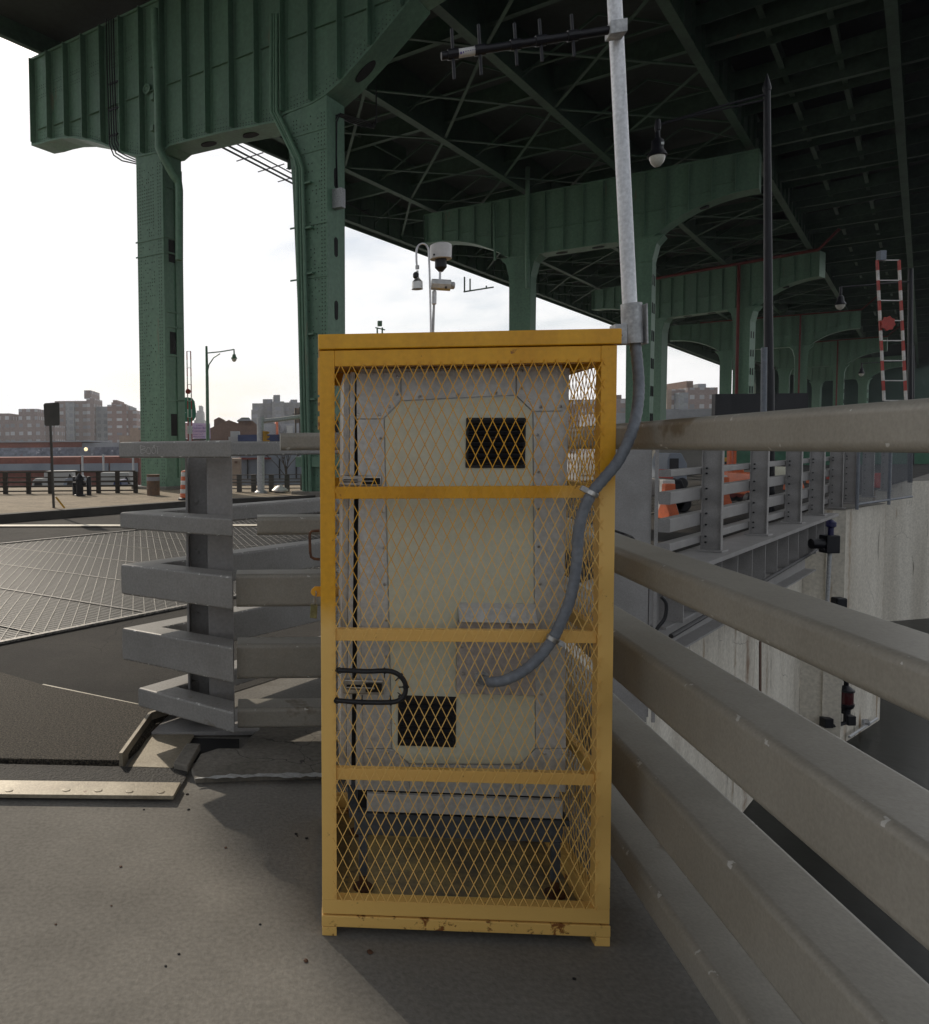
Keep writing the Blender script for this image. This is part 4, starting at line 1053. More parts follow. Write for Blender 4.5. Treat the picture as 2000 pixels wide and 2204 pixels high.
# median with kerb
kb = MB(); seqk = [kA0, kA, kB, kC, kC1, kC2]
for i in range(5):
    a = Vector((*seqk[i], 0)); b = Vector((*seqk[i+1], 0)); f = Fr(a, b-a); kb.box(f, -.02, (b-a).length, 0, .28, 0, .185+.0005*i)
kbo = kb.build('kerb', M['kerb'], bevel=.01); struct(kbo)
n2 = lambda p, d: (p[0]-d*.70, p[1]+d*.70)
med = [n2(p, .2) for p in seqk if p[1] < 29]+[(9, 29.3), (-140, 29.3)]
lay('median', med, .178, M['pavers'])
m = MB(); m.box(WF, -200, 12, 29.3, 29.6, -2.2, -.01); struct(m.build('retaining_edge', M['concrete2']))
lay('car_lot', [(-900, 29), (14, 29), (420, 950), (-900, 950)], -1.7, mat('worn lot surface', (.22, .21, .20), rough=.9, scale=.4, fine=3))
# gritty ramp surface with raised edge
m = MB(); m.slab([gp(-200, 1395), gp(91, 1484), gp(300, 1528), gp(366, 1548), gp(262, 1652), gp(-400, 1640)], .0, .036); struct(m.build('gritty_surfacing', M['grit'], bevel=.006))
lay('walkway_joint_strip', [gp(-400, 1640), gp(390, 1660), gp(404, 1667), gp(398, 1685), gp(378, 1716), gp(-400, 1700)], .016, mat('tarry joint', (.03, .028, .024), (.018, .017, .016), rough=.8, scale=20, fine=90, fvar=.5, bump=.9, bscale=80))
# steel threshold plate with bolts
def gfr(x, y, x2, y2): a = Vector((*gp(x, y), 0)); b = Vector((*gp(x2, y2), 0)); return Fr(a, b-a)
m = MB(); pts = [gp(-300, 1690), gp(390, 1699), gp(374, 1729), gp(-300, 1722)]
m.slab(pts, .016, .034); pl = m.build('threshold_plate', M['plate'], None, loc=(-1, 3.5, 0), bevel=.003); tag(pl, 'bolted steel threshold plate lying across the walkway at the left edge', 'steel plate')
m = MB()
for x, y in ((-110, 1704), (20, 1706), (143, 1705), (212, 1706), (279, 1708), (346, 1709)):
    p = G(x, y-5, .034); m.lathe((p.x, p.y, .0335), [(.018, 0), (.018, .003), (.010, .0035)], 12)
m.each('bolt', M['plate'], pl)
# upturned steel edging beside the gritty surface, and gutter plates
ed_ = thing('steel_edging', 'upturned steel strip edging the black gritty surface below the rail corner', 'edging', (*gp(262, 1655), 0))
m = MB(); a = Vector((*gp(262, 1655), 0)); b = Vector((*gp(325, 1563), 0)); c = Vector((*gp(372, 1547), 0)); d = Vector((*gp(420, 1540), 0))
for p, q in ((a, b), (b, c), (c, d)):
    m.box(Fr(p, q-p), 0, (q-p).length, -.006, .012, .0, .080)
m.build('upstand', M['plate'], ed_)
m = MB(); m.slab([gp(276, 1657), gp(340, 1562), gp(405, 1567), gp(418, 1590), gp(372, 1660)], .010, .018); m.build('gutter_plate', M['plate'], ed_)
m = MB(); m.slab([gp(374, 1661), gp(402, 1617), gp(432, 1618), gp(405, 1668)], .006, .045); m.build('end_block', M['concrete2'], ed_, bevel=.006)
# slab with a broken edge under the rail and the pit beside it
lay('pit', [gp(372, 1662), gp(402, 1590), gp(515, 1592), gp(516, 1624), gp(440, 1632), gp(430, 1640)], .005, M['dark'])
m = MB(); m.slab([gp(412, 1668), gp(432, 1634), gp(470, 1622), gp(520, 1622), gp(545, 1590), gp(562, 1578), gp(760, 1586), gp(760, 1676), gp(560, 1682), gp(420, 1688)], .0, .030)
sl = m.build('kerb_slab', M['concrete2'], bevel=.008); struct(sl)
m = MB(); pp_ = []
r3 = random.Random(5)
top_ = [gp(x, 1679+ (8 if x < 450 else 4)+r3.uniform(-2, 2)-(x-420)*.02) for x in range(425, 760, 12)]
bot_ = [gp(x, 1690+r3.uniform(-2, 3)-(x-420)*.018) for x in range(755, 418, -12)]
m.sheet(top_+bot_, .033); o = m.build('joint_sealant', M['sealant']); struct(o)
# ledge (tan) and web of the bridge edge girder
gd = thing('bridge_edge_girder', 'grey steel edge girder with stiffeners below the far railing', 'girder', tuple(k0+v3*9))
frg = Fr(k0+n3v*.05, v3, -n3v)
s0_ = 6.2; s1_ = cs-1.2
m = MB(); m.box(frg, s0_, s1_, -.45, .4, -.06, .001); m.build('top_flange', M['railp'], gd)
m = MB(); m.box(frg, s0_, s1_, -.10, -.07, -.70, -.061); m.box(frg, s0_, s1_, -.30, .05, -.73, -.701)
m.build('web', M['railp'], gd)
m = MB(); m.box(frg, s0_, s1_-1, -.02, .0, -1.15, -.731); m.box(frg, s0_, s1_-1, -.22, .10, -1.18, -1.151); m.build('lower_web', M['railp'], gd)
s = s0_+.4
while s < s1_:
    m = MB(); m.box(frg, s-.012, s+.012, -.38, -.101, -.699, -.0605); m.build('stiffener', M['railp'], gd); s += .85
m = MB(); m.tube([frg.w(s0_, -.36, -.80), frg.w(s1_-2.6, -.40, -.62), frg.w(s1_-1.2, -.45, -.45)], .03, 8); m.build('cable', M['black'], gd, smooth=True)
# ------------------------------------------------------------------ things on the median and beyond (left)
def post_at(px, py, z=.18): return G(px, py, z)
def zat(p, px, py):                     # height of the sight line (px,py) above point p
    d = ray(px, py); t = math.hypot(p.x, p.y)/math.hypot(d.x, d.y); return CAMZ+d.z*t
def ppx(p): return math.hypot(p.x, p.y)/1700*1.0   # metres per photo pixel there (roughly)
def TF(p): return Fr(p, (1, 0, 0))
# sign on a post, seen from behind
p = post_at(116, 1093)
sg_ = thing('road_sign', 'back of a rectangular road sign on a thin leaning post at the left kerb', 'road sign', p)
f = TF(p); q = f.hit(108, 900)
m = MB(); m.bar(p, f.w(f.hit(107, 872)[0], 0, f.hit(107, 872)[1]), .06, .05); m.build('post', M['signback'], sg_)
m = MB(); m.prism(f, [f.hit(x, y) for x, y in ((98, 868), (127, 866), (129, 869), (130, 913), (128, 916), (100, 917), (97, 914), (95, 871))], -.05, -.035); m.build('sign_plate', M['signback'], sg_, bevel=.004)
m = MB(); m.bar(p+Vector((.06, 0, .25)), p+Vector((.28, -.1, .0)), .05, .02); m.build('yellow_brace', M['yellowm'], sg_)
# hydrant and its guard posts
p = post_at(172, 1067)
hy = thing('fire_hydrant', 'dark fire hydrant between two short posts before the left fence', 'fire hydrant', p)
m = MB(); s_ = .75
m.lathe(p, [(.17*s_*1.3, 0), (.17*s_*1.3, .03), (.11*s_*1.3, .05), (.11, .46), (.14, .47), (.14, .50), (.11, .56), (.05, .62), (.03, .66)], 14); m.build('body', M['blackm'], hy, smooth=True)
m = MB(); m.tube([p+Vector((-.19, 0, .36)), p+Vector((.19, 0, .36))], .055, 10); m.build('outlet', M['blackm'], hy, smooth=True)
for x, lb in ((161.5, 'short dark post on the left side of the fire hydrant'), (192, 'short dark post on the right side of the fire hydrant')):
    p = post_at(x, 1066); m = MB(); m.lathe(p, [(.07, 0), (.07, .52), (.05, .56), (.01, .57)], 12); o = m.build('bollard', M['blackm'], None, loc=p, smooth=True); tag(o, lb, 'bollard', 'short posts guarding the hydrant')
# fences
def rail_fence(name, label, xs, ybase, ytop, yrails, x0, x1, mt, pwid=.18, z=.18, D=None):
    p = post_at((xs[0]+xs[-1])/2, ybase, z) if D is None else atD(xs[0], ybase, D); D_ = p.y
    f = Fr((0, D_, 0), (1, 0, 0)); th_ = thing(name, label, 'fence', (p.x, D_, z))
    for x in xs:
        a, c = f.hit(x, ytop); c0 = z
        m = MB(); m.box(f, a-pwid/2, a+pwid/2, 0, .12, c0, c); m.build('post', mt, th_)
    for (ya, yb) in yrails:
        a0, c0 = f.hit(x0, yb); a1, c1 = f.hit(x1, ya)
        _, ca = f.hit((x0+x1)/2, ya); _, cb = f.hit((x0+x1)/2, yb)
        m = MB(); m.box(f, a0, a1, -.05, -.002, min(ca, cb), max(ca, cb)); m.build('rail', mt, th_)
    return th_
rail_fence('timber_fence', 'dark rail fence running along the left side behind the fire hydrant', (10, 60, 107, 167, 211, 252, 291), 1062, 1015, ((1014, 1017), (1026, 1028.5), (1035, 1039), (1044.5, 1048.5), (1055, 1058)), -40, 292, M['timber'], .13)
rail_fence('pipe_fence', 'thin grey rail fence between the left column and the riveted column', (515, 546, 584, 618, 652), 1058, 1021, ((1021, 1022.5), (1030, 1032), (1036, 1039), (1043, 1045), (1050, 1052)), 500, 655, mat('dull fence paint', (.12, .11, .10), rough=.7, scale=3), .16)
# chain link poles behind
m_ = M['galv2']
# drums
def barrel(name, label, x0, x1, yt, yb, mt, bands=False):
    p = post_at((x0+x1)/2, yb); k = p.y/1700*.99; r = (x1-x0)/2*k; h = zat(p, (x0+x1)/2, yt)-p.z
    b = thing(name, label, 'barrel', p)
    if not bands:
        m = MB(); m.lathe(p, [(r*.97, 0), (r*.97, h*.32), (r*1.03, h*.34), (r*.97, h*.36), (r*.97, h*.62), (r*1.03, h*.64), (r*.97, h*.66), (r*.97, h*.97), (r*1.03, h*.98), (r*1.03, h), (r*.9, h*.99)], 24); m.build('drum', mt, b, smooth=True)
        m = MB(); m.lathe(p+Vector((0, 0, h*.70)), [(r*1.0, 0), (r*1.0, h*.18)], 24); m.build('pale_band', M['palewall'], b, smooth=True)
    else:
        m = MB(); m.lathe(p, [(r*1.35, 0), (r*1.3, .05), (r*1.05, .07)], 20); m.build('base', M['black'], b, smooth=True)
        n = 6
        for i in range(n):
            z0 = .07+(h-.07)*i/n; z1 = .07+(h-.07)*(i+1)/n; rr_ = r*(1-.04*i)
            m = MB(); m.lathe(p+Vector((0, 0, z0)), [(rr_, .0), (rr_, (z1-z0)*.9), (rr_*.96, (z1-z0)*.99)], 20); m.build('band', M['whitep'] if i % 2 else M['orange'], b, smooth=True)
        m = MB(); m.lathe(p+Vector((0, 0, h)), [(r*.8, -.002), (r*.7, .03), (r*.2, .05)], 20); m.build('top', M['orange'], b, smooth=True)
    return b
barrel('rusty_drum', 'rusty brown drum with a pale band standing before the left green column', 316, 345, 1021, 1066, M['brown'])
barrel('traffic_barrel', 'orange and white striped barrel right of the left green column', 388, 414, 1016, 1076, M['orange'], True)
# plastic bag and litter
p = post_at(603, 1061)
m = MB(); m.lathe(p, [(.10, 0), (.24, .04), (.25, .09), (.17, .17), (.07, .22), (.02, .24)], 12)
for v in m.v: v.x += random.uniform(-.03, .03); v.z += random.uniform(-.012, .012) if v.z > p.z+.02 else 0; v.y += random.uniform(-.02, .02)
o = m.build('plastic_bag', M['white'], None, loc=p, smooth=True); tag(o, 'crumpled white plastic bag lying on the median', 'bag')
# street lamp on the left
def street_lamp(name, label, basepx, base, polepts, armpts, lampxy, hlamp, r0, r1, mt, head='bell', group=None):
    L_ = thing(name, label, 'street lamp', base, group)
    m = MB(); m.tube(polepts, r0, 12, rs=[r0+(r1-r0)*i/(len(polepts)-1) for i in range(len(polepts))]); m.build('pole', mt, L_, smooth=True)
    m = MB()
    for a_ in armpts: m.tube(a_, r1*.55, 8)
    m.build('arm', mt, L_, smooth=True)
    t = Vector(lampxy); h = hlamp
    hd = MB()
    hd.lathe(t, [(h*.25, -h*.72), (h*.28, -h*.70), (h*.27, -h*.66), (h*.19, -h*.57), (h*.16, -h*.48), (h*.15, -h*.38), (h*.07, -h*.32), (h*.055, -h*.20), (h*.075, -h*.19), (h*.06, -h*.1), (h*.05, .02)], 20)
    hh = hd.build('lamp_head', mt, L_, smooth=True, sharp=50)
    gl = MB(); gl.lathe(t, [(h*.02, -h*1.0), (h*.11, -h*.97), (h*.19, -h*.88), (h*.22, -h*.78), (h*.22, -h*.722)], 20); gl.build('lamp_glass', M['lamp'], hh, smooth=True)
    return L_
p = post_at(449, 1060, .18); p = atD(449, 1055, 29); p.z = .18
f = Fr(p, (1, 0, 0)); fp = lambda x, y, ff=None: (lambda h: (ff or f).w(h[0], 0, h[1]))((ff or f).hit(x, y))
street_lamp('street_lamp', 'slender dark street lamp with a bell head against the sky, left of centre', None, p, [p, fp(446, 812), fp(444.5, 745)], [[fp(445, 760), fp(475, 757), fp(505, 752)], [fp(446, 805), fp(450, 785), fp(460, 770), fp(474, 761)]], fp(504, 754), .42, .075, .04, M['green'])
# lifted barrier arm left
def gate_arm(name, label, p, f, xa_, xb_, y0, y1, dx, star, step, w=.045):
    g = thing(name, label, 'barrier arm', p)
    a0, c0 = f.hit(xa_, y1); a1, c1 = f.hit(xb_, y1); t0, d0 = f.hit(xa_+dx, y0); t1, d1 = f.hit(xb_+dx, y0)
    n = step
    for (p0, p1) in (((a0, c0), (t0, d0)), ((a1, c1), (t1, d1))):
        for i in range(n):
            s0 = i/n; s1 = (i+1)/n
            q0 = f.w(p0[0]+(p1[0]-p0[0])*s0, 0, p0[1]+(p1[1]-p0[1])*s0); q1 = f.w(p0[0]+(p1[0]-p0[0])*s1, 0, p0[1]+(p1[1]-p0[1])*s1)
            m = MB(); m.bar(q0, q1, w, w, up=(0, 1, 0)); m.build('stripe', M['red'] if i % 2 else M['whitep'], g)
    m = MB()
    for i in range(0, n+1, 2):
        s0 = i/n; q0 = f.w(a0+(t0-a0)*s0, 0, c0+(d0-c0)*s0); q1 = f.w(a1+(t1-a1)*s0, 0, c1+(d1-c1)*s0); m.bar(q0, q1, w*.5, w*.5, up=(0, 1, 0))
    m.build('rung', M['whitep'], g)
    if star:
        sx, sy, r = star; a, c = f.hit(sx, sy); pts = []
        for i in range(16): rr_ = r if i % 2 else r*.80; pts.append((a+rr_*math.cos(math.pi*i/8+.2), c+rr_*math.sin(math.pi*i/8+.2)))
        m = MB(); m.prism(f, pts, -.09, -.05); m.build('stop_disc', M['red'], g)
    return g
p = atD(411, 1050, 27.9); p.z = .18; f = Fr(p, (1, 0, 0))
gate_arm('boom_gate', 'raised thin red and white barrier arm right of the left green column', p, f, 407, 415, 756, 1040, -4.5, (405.5, 843, .105), 16, .035)
m = MB(); m.box(f, -.25, .3, .0, .4, 0, 1.2); o = m.build('barrier_cabinet', M['palewall'], None, loc=p, bevel=.02); tag(o, 'pale housing at the foot of the raised left barrier arm', 'barrier box')
# green direction sign
p = atD(392, 1040, 42); p.z = -1.7; f = Fr(p, (1, 0, 0))
sg2 = thing('direction_sign', 'large green direction sign partly hidden behind the left green column', 'traffic sign', p)
pts = [f.hit(x, y) for x, y in ((330, 858), (405, 855), (414, 857), (419, 864), (422, 885), (421.5, 897), (417, 905), (408, 908), (330, 909))]
m = MB(); m.prism(f, pts, 0, .06); m.build('sign_face', M['signgreen'], sg2, bevel=.01)
def text(s, fr, a, c, size, mt, parent, b=-.01, name='lettering', align='LEFT', ext=.002, rot=0.):
    cu = bpy.data.curves.new(name, 'FONT'); cu.body = s; cu.size = size; cu.extrude = ext; cu.align_x = align; cu.materials.append(mt)
    t_ = bpy.data.objects.new(name, cu); C.objects.link(t_); dg = bpy.context.evaluated_depsgraph_get()
    me = bpy.data.meshes.new_from_object(t_.evaluated_get(dg)); bpy.data.objects.remove(t_)
    o = bpy.data.objects.new(name, me); C.objects.link(o)
    if not me.materials: me.materials.append(mt)
    Mx = Matrix((( fr.x.x, fr.z.x, -fr.y.x), (fr.x.y, fr.z.y, -fr.y.y), (fr.x.z, fr.z.z, -fr.y.z))) @ Matrix.Rotation(rot, 3, 'Z')
    o.rotation_euler = Mx.to_euler(); o.parent = parent; o.location = fr.w(a, b, c)-WL[parent.name]; return o
a, c = f.hit(394, 896); text('T', f, a, c, .30, M['letter'], sg2)
m = MB(); 
for x in (350, 408): a, c = f.hit(x, 905); m.box(f, a-.08, a+.08, .061, .2, -.01, c+1.)
m.build('sign_leg', M['galv2'], sg2)
# advertising board
p = atD(425, 1000, 75); p.z = 0; f = Fr(p, (1, 0, 0))
bb_ = thing('billboard', 'purple advertising billboard with dark lettering left of the street lamp', 'billboard', p)
pts = [f.hit(x, y) for x, y in ((375, 909), (452, 911.5), (453, 944), (375, 944))]
m = MB(); m.prism(f, pts, 0, .2); m.build('poster', M['purple'], bb_)
pts = [f.hit(x, y) for x, y in ((384, 910), (405, 910.5), (411, 921), (412, 943), (384, 943))]
m = MB(); m.prism(f, pts, -.03, -.004); m.build('picture_panel', M['skin'], bb_)
k = p.y/1700
for (t_, x, y, s) in (('G PATH', 422, 917.5, 3.6), ('Human Bind', 414, 923.5, 6.2), ('Conception', 414, 930, 6.2), ('Center 5 to 9', 416, 936.2, 3.4), ('Welcome Baby', 416, 941.3, 3.8)):
    a, c = f.hit(x, y); o = text(t_, f, a, c, s*k*1.1, M['ink'], bb_, ext=.01)
m = MB(); 
for x in (395, 435): a, c = f.hit(x, 944); m.box(f, a-.2, a+.2, .21, .6, -.5, c+1)
m.box(f, f.hit(375, 946)[0], f.hit(453, 946)[0], -.1, .3, f.hit(410, 948)[1], f.hit(410, 944.5)[1]); m.build('billboard_frame', M['timber'], bb_)
# small dark stones on the walkway
stones = None; rs_ = random.Random(4)
for i, (x, y, r_) in enumerate(((260, 1866, .008), (406, 1743, .009), (403, 1710, .010), (486, 1825, .008), (637, 1796, .009), (660, 1805, .009), (658, 2069, .010), (385, 2054, .006), (310, 1743, .007), (796, 2051, .013), (640, 1800, .006), (357, 2080, .006), (120, 1990, .006), (560, 1990, .006), (1236, 2108, .008), (240, 1950, .005))):
    p = G(x, y, 0); n_ = 7; m = MB()
    m.lathe((0, 0, 0), [(.5, 0), (.75, .2), (.6, .45), (.2, .6)], 7)
    for v in m.v: v.x *= r_*rs_.uniform(.8, 1.3); v.y *= r_*rs_.uniform(.8, 1.3); v.z *= r_
    o = m.build('stone', M['dark'] if i % 3 else M['rust']); o.location = p; tag(o, 'tiny dark stone lying on the concrete walkway', 'stone', 'tiny stones scattered on the walkway')
# ------------------------------------------------------------------ buildings (boxes by their outline corners, at real distances)
def bld(name, label, D, boxes, mt, cat='building', depth=14, extra=None, base=-2.6):
    x_, y_ = boxes[0][0], 990
    p = atD(boxes[0][0], 990, D); p.z = 0; f = Fr(p, (1, 0, 0)); b = thing(name, label, cat, p)
    for i, bx_ in enumerate(boxes):
        x0, x1, yt, dd = bx_[:4]; mm = bx_[4] if len(bx_) > 4 else mt; nm = bx_[5] if len(bx_) > 5 else 'wing'
        yb = bx_[6] if len(bx_) > 6 else None
        a0 = f.hit(x0, yt, dd)[0]; a1 = f.hit(x1, yt, dd)[0]; c = f.hit((x0+x1)/2, yt, dd)[1]
        c0 = base if yb is None else f.hit((x0+x1)/2, yb, dd)[1]
        m = MB(); m.box(f, a0, a1, dd, dd+depth, c0, c); m.build(nm, mt if mm is None else mm, b)
    return b, f
FB = M['f_brick']
b, f = bld('apartment_block', 'long red brick apartment block far left with a water tank tower on its roof', 330, [
    (118, 186, 863, 2), (186, 202, 857, 0, FB, 'tower'), (181, 196, 840, 6, FB, 'water_tank', 858), (202, 232, 875, 4, M['f_pale'], 'pale_wing'), (231, 272, 871, 0, M['f_brick2'], 'wing'), (240, 259, 866, 3, M['f_brick2'], 'roof_house', 872), (243, 252, 861, 5, M['f_brick2'], 'roof_house', 867),
    (270, 280, 874, 6, M['f_pale'], 'wing'), (272, 294, 883, 2, M['f_brick2'], 'wing'), (141, 158, 866, -1, M['f_pale'], 'balcony_bay')], FB, depth=18)
b, f = bld('apartment_block', 'dull brick apartment block at the far left edge of the picture', 300, [(20, 96, 905, 0), (40, 80, 880, 5), (-60, 20, 890, 3), (91, 118, 915, 2)], FB, depth=16)
bld('low_building', 'tan low building just left of the left green column', 160, [(257, 310, 938, 0), (280, 312, 921, 4)], M['f_tan'])
bld('brick_warehouse', 'long red brick warehouse with a white roof edge far left', 120, [(-80, 176, 952, 0), (-80, 200, 949.5, -.3, M['palewall'], 'roof_edge', 952), (176, 420, 952, .3, M['palewall'], 'pale_wall'), (300, 420, 946, 4, M['brickred'], 'annex')], M['brickred'])
bld('graffiti_wall', 'low graffiti covered wall with a white coping behind the left lot', 85, [(-60, 300, 963, 0), (-60, 310, 981, -1.2, M['palewall'], 'coping', 984)], M['grimy'], cat='wall', depth=1)
b, f = bld('brick_shed', 'low red brick shed with pale roller shutters behind the left fence', 70, [(-60, 300, 984, 0), (-60, 108, 998.5, -.4, M['greyroof'], 'shutter', 1013), (115, 172, 1000, -.4, M['greyroof'], 'shutter', 1014), (175, 233, 997.5, -.4, M['greyroof'], 'shutter', 1015), (237, 296, 997, -.4, M['greyroof'], 'shutter', 1016)], M['brickred'], depth=8)
# flood lamp glowing on the wall
p = atD(185, 967, 84); m = MB(); m.lathe(p, [(.0, -.2), (.15, -.15), (.2, 0), (.15, .15), (.0, .2)], 12); o = m.build('wall_lamp', mat('lit lamp', (1., .8, .45), rough=.5, emit=1.2), None, loc=p, smooth=True); tag(o, 'small lit round lamp at the corner of the graffiti wall', 'lamp')
# light poles in the lot
for x, y0, y1, lb in ((178, 980, 1020, 'left thin grey pole before the red brick shed'), (223, 978, 1020, 'middle thin grey pole before the red brick shed'), (287, 985, 1020, 'right thin grey pole before the red brick shed')):
    p = atD(x, 1010, 66); p.z = -1.7; m = MB(); m.tube([p, Vector((p.x, p.y, zat(p, x, y0)))], .09, 8); o = m.build('pole', m_, None, loc=p, smooth=True); tag(o, lb, 'pole', 'thin poles before the brick shed')
bld('white_tower', 'pale distant stepped tower behind the billboard', 420, [(421, 437, 888, 0, None, 'tower'), (424, 436, 884, 2, None, 'tower'), (428, 434, 873, 4, None, 'turret'), (418, 440, 904, -2, None, 'tower')], M['f_white'])
# gabled brick building
b, f = bld('gabled_building', 'brown brick building with low gables behind the street lamp', 110, [(450, 560, 925, 0)], M['brick'], depth=14)
m = MB(); m.prism(f, [f.hit(x, y) for x, y in ((448, 960), (452, 922), (493, 904), (512, 911), (519, 905), (544, 906), (560, 920), (560, 960))], -.3, 13); m.build('gable_wall', M['brick'], b)
m = MB(); m.prism(f, [f.hit(x, y) for x, y in ((458, 930), (458, 902), (469, 896), (481, 902), (481, 930))], 3, 9); m.build('roof_tower', M['brick'], b)
m = MB(); m.prism(f, [f.hit(x, y) for x, y in ((510, 906), (519, 900), (537, 900), (542, 906))], -1, 6); m.build('skylight', M['palewall'], b)
m = MB(); m.prism(f, [f.hit(x, y) for x, y in ((519, 900.5), (537, 900.5), (535, 899.3), (521, 899.3))], -1.2, 6); m.build('skylight_ridge', M['teal'], b)
b, f = bld('apartment_block', 'grey concrete apartment block with stepped roofs left of the thick riveted column', 300, [
    (543, 566, 868, 0), (541, 560, 882, -3), (566, 587, 859, 2), (589, 603, 850, 4, M['f_grey'], 'roof_house'), (586, 612, 864, -1), (610, 640, 866, 3), (626, 640, 860, 5, M['f_grey'], 'roof_house'), (640, 700, 866, 2)], M['f_grey'], depth=16)
bld('low_grey_building', 'low grey building with a red stripe in front of the grey apartment block', 180, [(545, 700, 912, 0), (594, 599, 905, -.5, M['orange'], 'orange_panel'), (617, 630, 916, -1, M['f_white'], 'white_hut')], M['palewall'])
b, f = bld('blue_building', 'long low building with a dark blue band and pale panels between the two green columns', 62, [(512, 700, 935, 0, M['blue'], 'blue_band', 953), (518, 700, 953, .3, M['greyroof'], 'panel_wall'), (512, 584, 985, -.05, M['redd'], 'red_stripe', 989)], M['greyroof'], depth=10)
m = MB()
for x in (533, 568, 602, 638): a, c = f.hit(x, 990); m.box(f, a-.05, a+.05, .2, .29, -1, f.hit(x, 987)[1])
m.build('panel_joint', M['dark'], b)
bld('white_kiosk', 'small white rooftop plant box left of the dark blue band', 66, [(496, 515, 928, 0), (492, 516, 940, -1)], M['f_white'], cat='plant box', depth=3)
bld('pale_shed', 'small pale shed behind the corner post of the railing', 58, [(496, 518, 987, 0), (505, 511, 992, -.1, M['brick'], 'hatch', 997)], M['f_tan'], cat='shed', depth=3)
bld('advert_frame', 'dark timber billboard frame just left of the thick riveted column', 90, [(635, 638, 878, 0, None, 'frame_post'), (644, 647, 876, 0, None, 'frame_post'), (630, 652, 890, .3, None, 'frame_rail', 892), (634, 652, 878, .5, M['f_tan'], 'board', 910)], M['timber'], cat='billboard frame', depth=.4)
# traffic signal
p = post_at(562, 1061); f = Fr(p, (1, 0, 0)); fp = lambda x, y, b_=0: (lambda h: f.w(h[0], b_, h[1]))(f.hit(x, y))
ts = thing('traffic_signal', 'grey traffic signal pole with a long mast arm and a yellow signal head', 'traffic signal', p)
m = MB(); m.tube([p, fp(561, 897)], .11, 14); m.build('pole', M['galv2'], ts, smooth=True)
m = MB(); m.lathe(p, [(.20, 0), (.20, .03), (.13, .08)], 12); m.build('base', M['galv2'], ts)
m = MB(); m.tube([fp(561, 906), fp(600, 903), fp(645, 897), fp(700, 893)], .065, 10); m.build('mast_arm', M['galv2'], ts, smooth=True)
m = MB(); a, c = f.hit(566, 956); a1, c1 = f.hit(574, 928); m.box(f, a, a1, -.15, .12, c, c1); hd = m.build('signal_head', M['yellowm'], ts, bevel=.01)
m = MB()
for y in (932, 941, 950): q0 = fp(573, y-3, 0); m.prism(f, [(a1, f.hit(570, y-4)[1]), (a1+.10, f.hit(570, y-2)[1]), (a1+.07, f.hit(570, y+2)[1]), (a1, f.hit(570, y+3.5)[1])], -.12, .10)
m.build('visor', M['yellowm'], hd)
# bare tree
p = post_at(618, 1050, 0); p = atD(616, 1046, 44); p.z = -1.7
tr = thing('bare_tree', 'small bare tree before the pale panelled building', 'tree', p)
m = MB(); m.tube([p, p+Vector((0, 0, 1.6)), p+Vector((.03, 0, 2.2))], .08, 8, rs=[.10, .075, .05]); tk = m.build('trunk', M['bark'], tr, smooth=True)
m = MB(); rt = random.Random(11)
def branch(p0, d, L_, r, n):
    pts = [p0]; 
    for i in range(3): d = (d+Vector((rt.uniform(-.2, .2), rt.uniform(-.2, .2), rt.uniform(-.05, .15)))).normalized(); pts.append(pts[-1]+d*L_/3)
    m.tube(pts, r, 5, rs=[r, r*.8, r*.6, r*.35])
    if n: 
        for k in range(3): branch(pts[rt.choice((1, 2, 3))], (d+Vector((rt.uniform(-.8, .8), rt.uniform(-.8, .8), rt.uniform(-.1, .6)))).normalized(), L_*.65, r*.55, n-1)
for k in range(7): branch(p+Vector((0, 0, 1.5+.08*k)), Vector((rt.uniform(-1, 1), rt.uniform(-1, 1), 1.2)).normalized(), 1.4, .03, 3)
m.build('crown', M['bark'], tr)
# small lamp fixtures above the cage (distant floodlight)
p = atD(820, 990, 40); p.z = 0; f = Fr(p, (1, 0, 0)); fp = lambda x, y: (lambda h: f.w(h[0], 0, h[1]))(f.hit(x, y))
fl = thing('floodlight', 'small distant floodlight on thin posts just above the cage roof', 'floodlight', p)
m = MB(); m.tube([p, fp(812, 705)], .04, 6); m.tube([fp(823, 760), fp(823, 705)], .04, 6); m.tube([fp(808, 705), fp(829, 710)], .03, 6); m.build('post', M['green'], fl)
m = MB(); a, c = f.hit(813, 702); a1, c1 = f.hit(822, 691); m.box(f, a, a1, -.1, .1, c, c1); m.build('lamp_head', M['green'], fl)
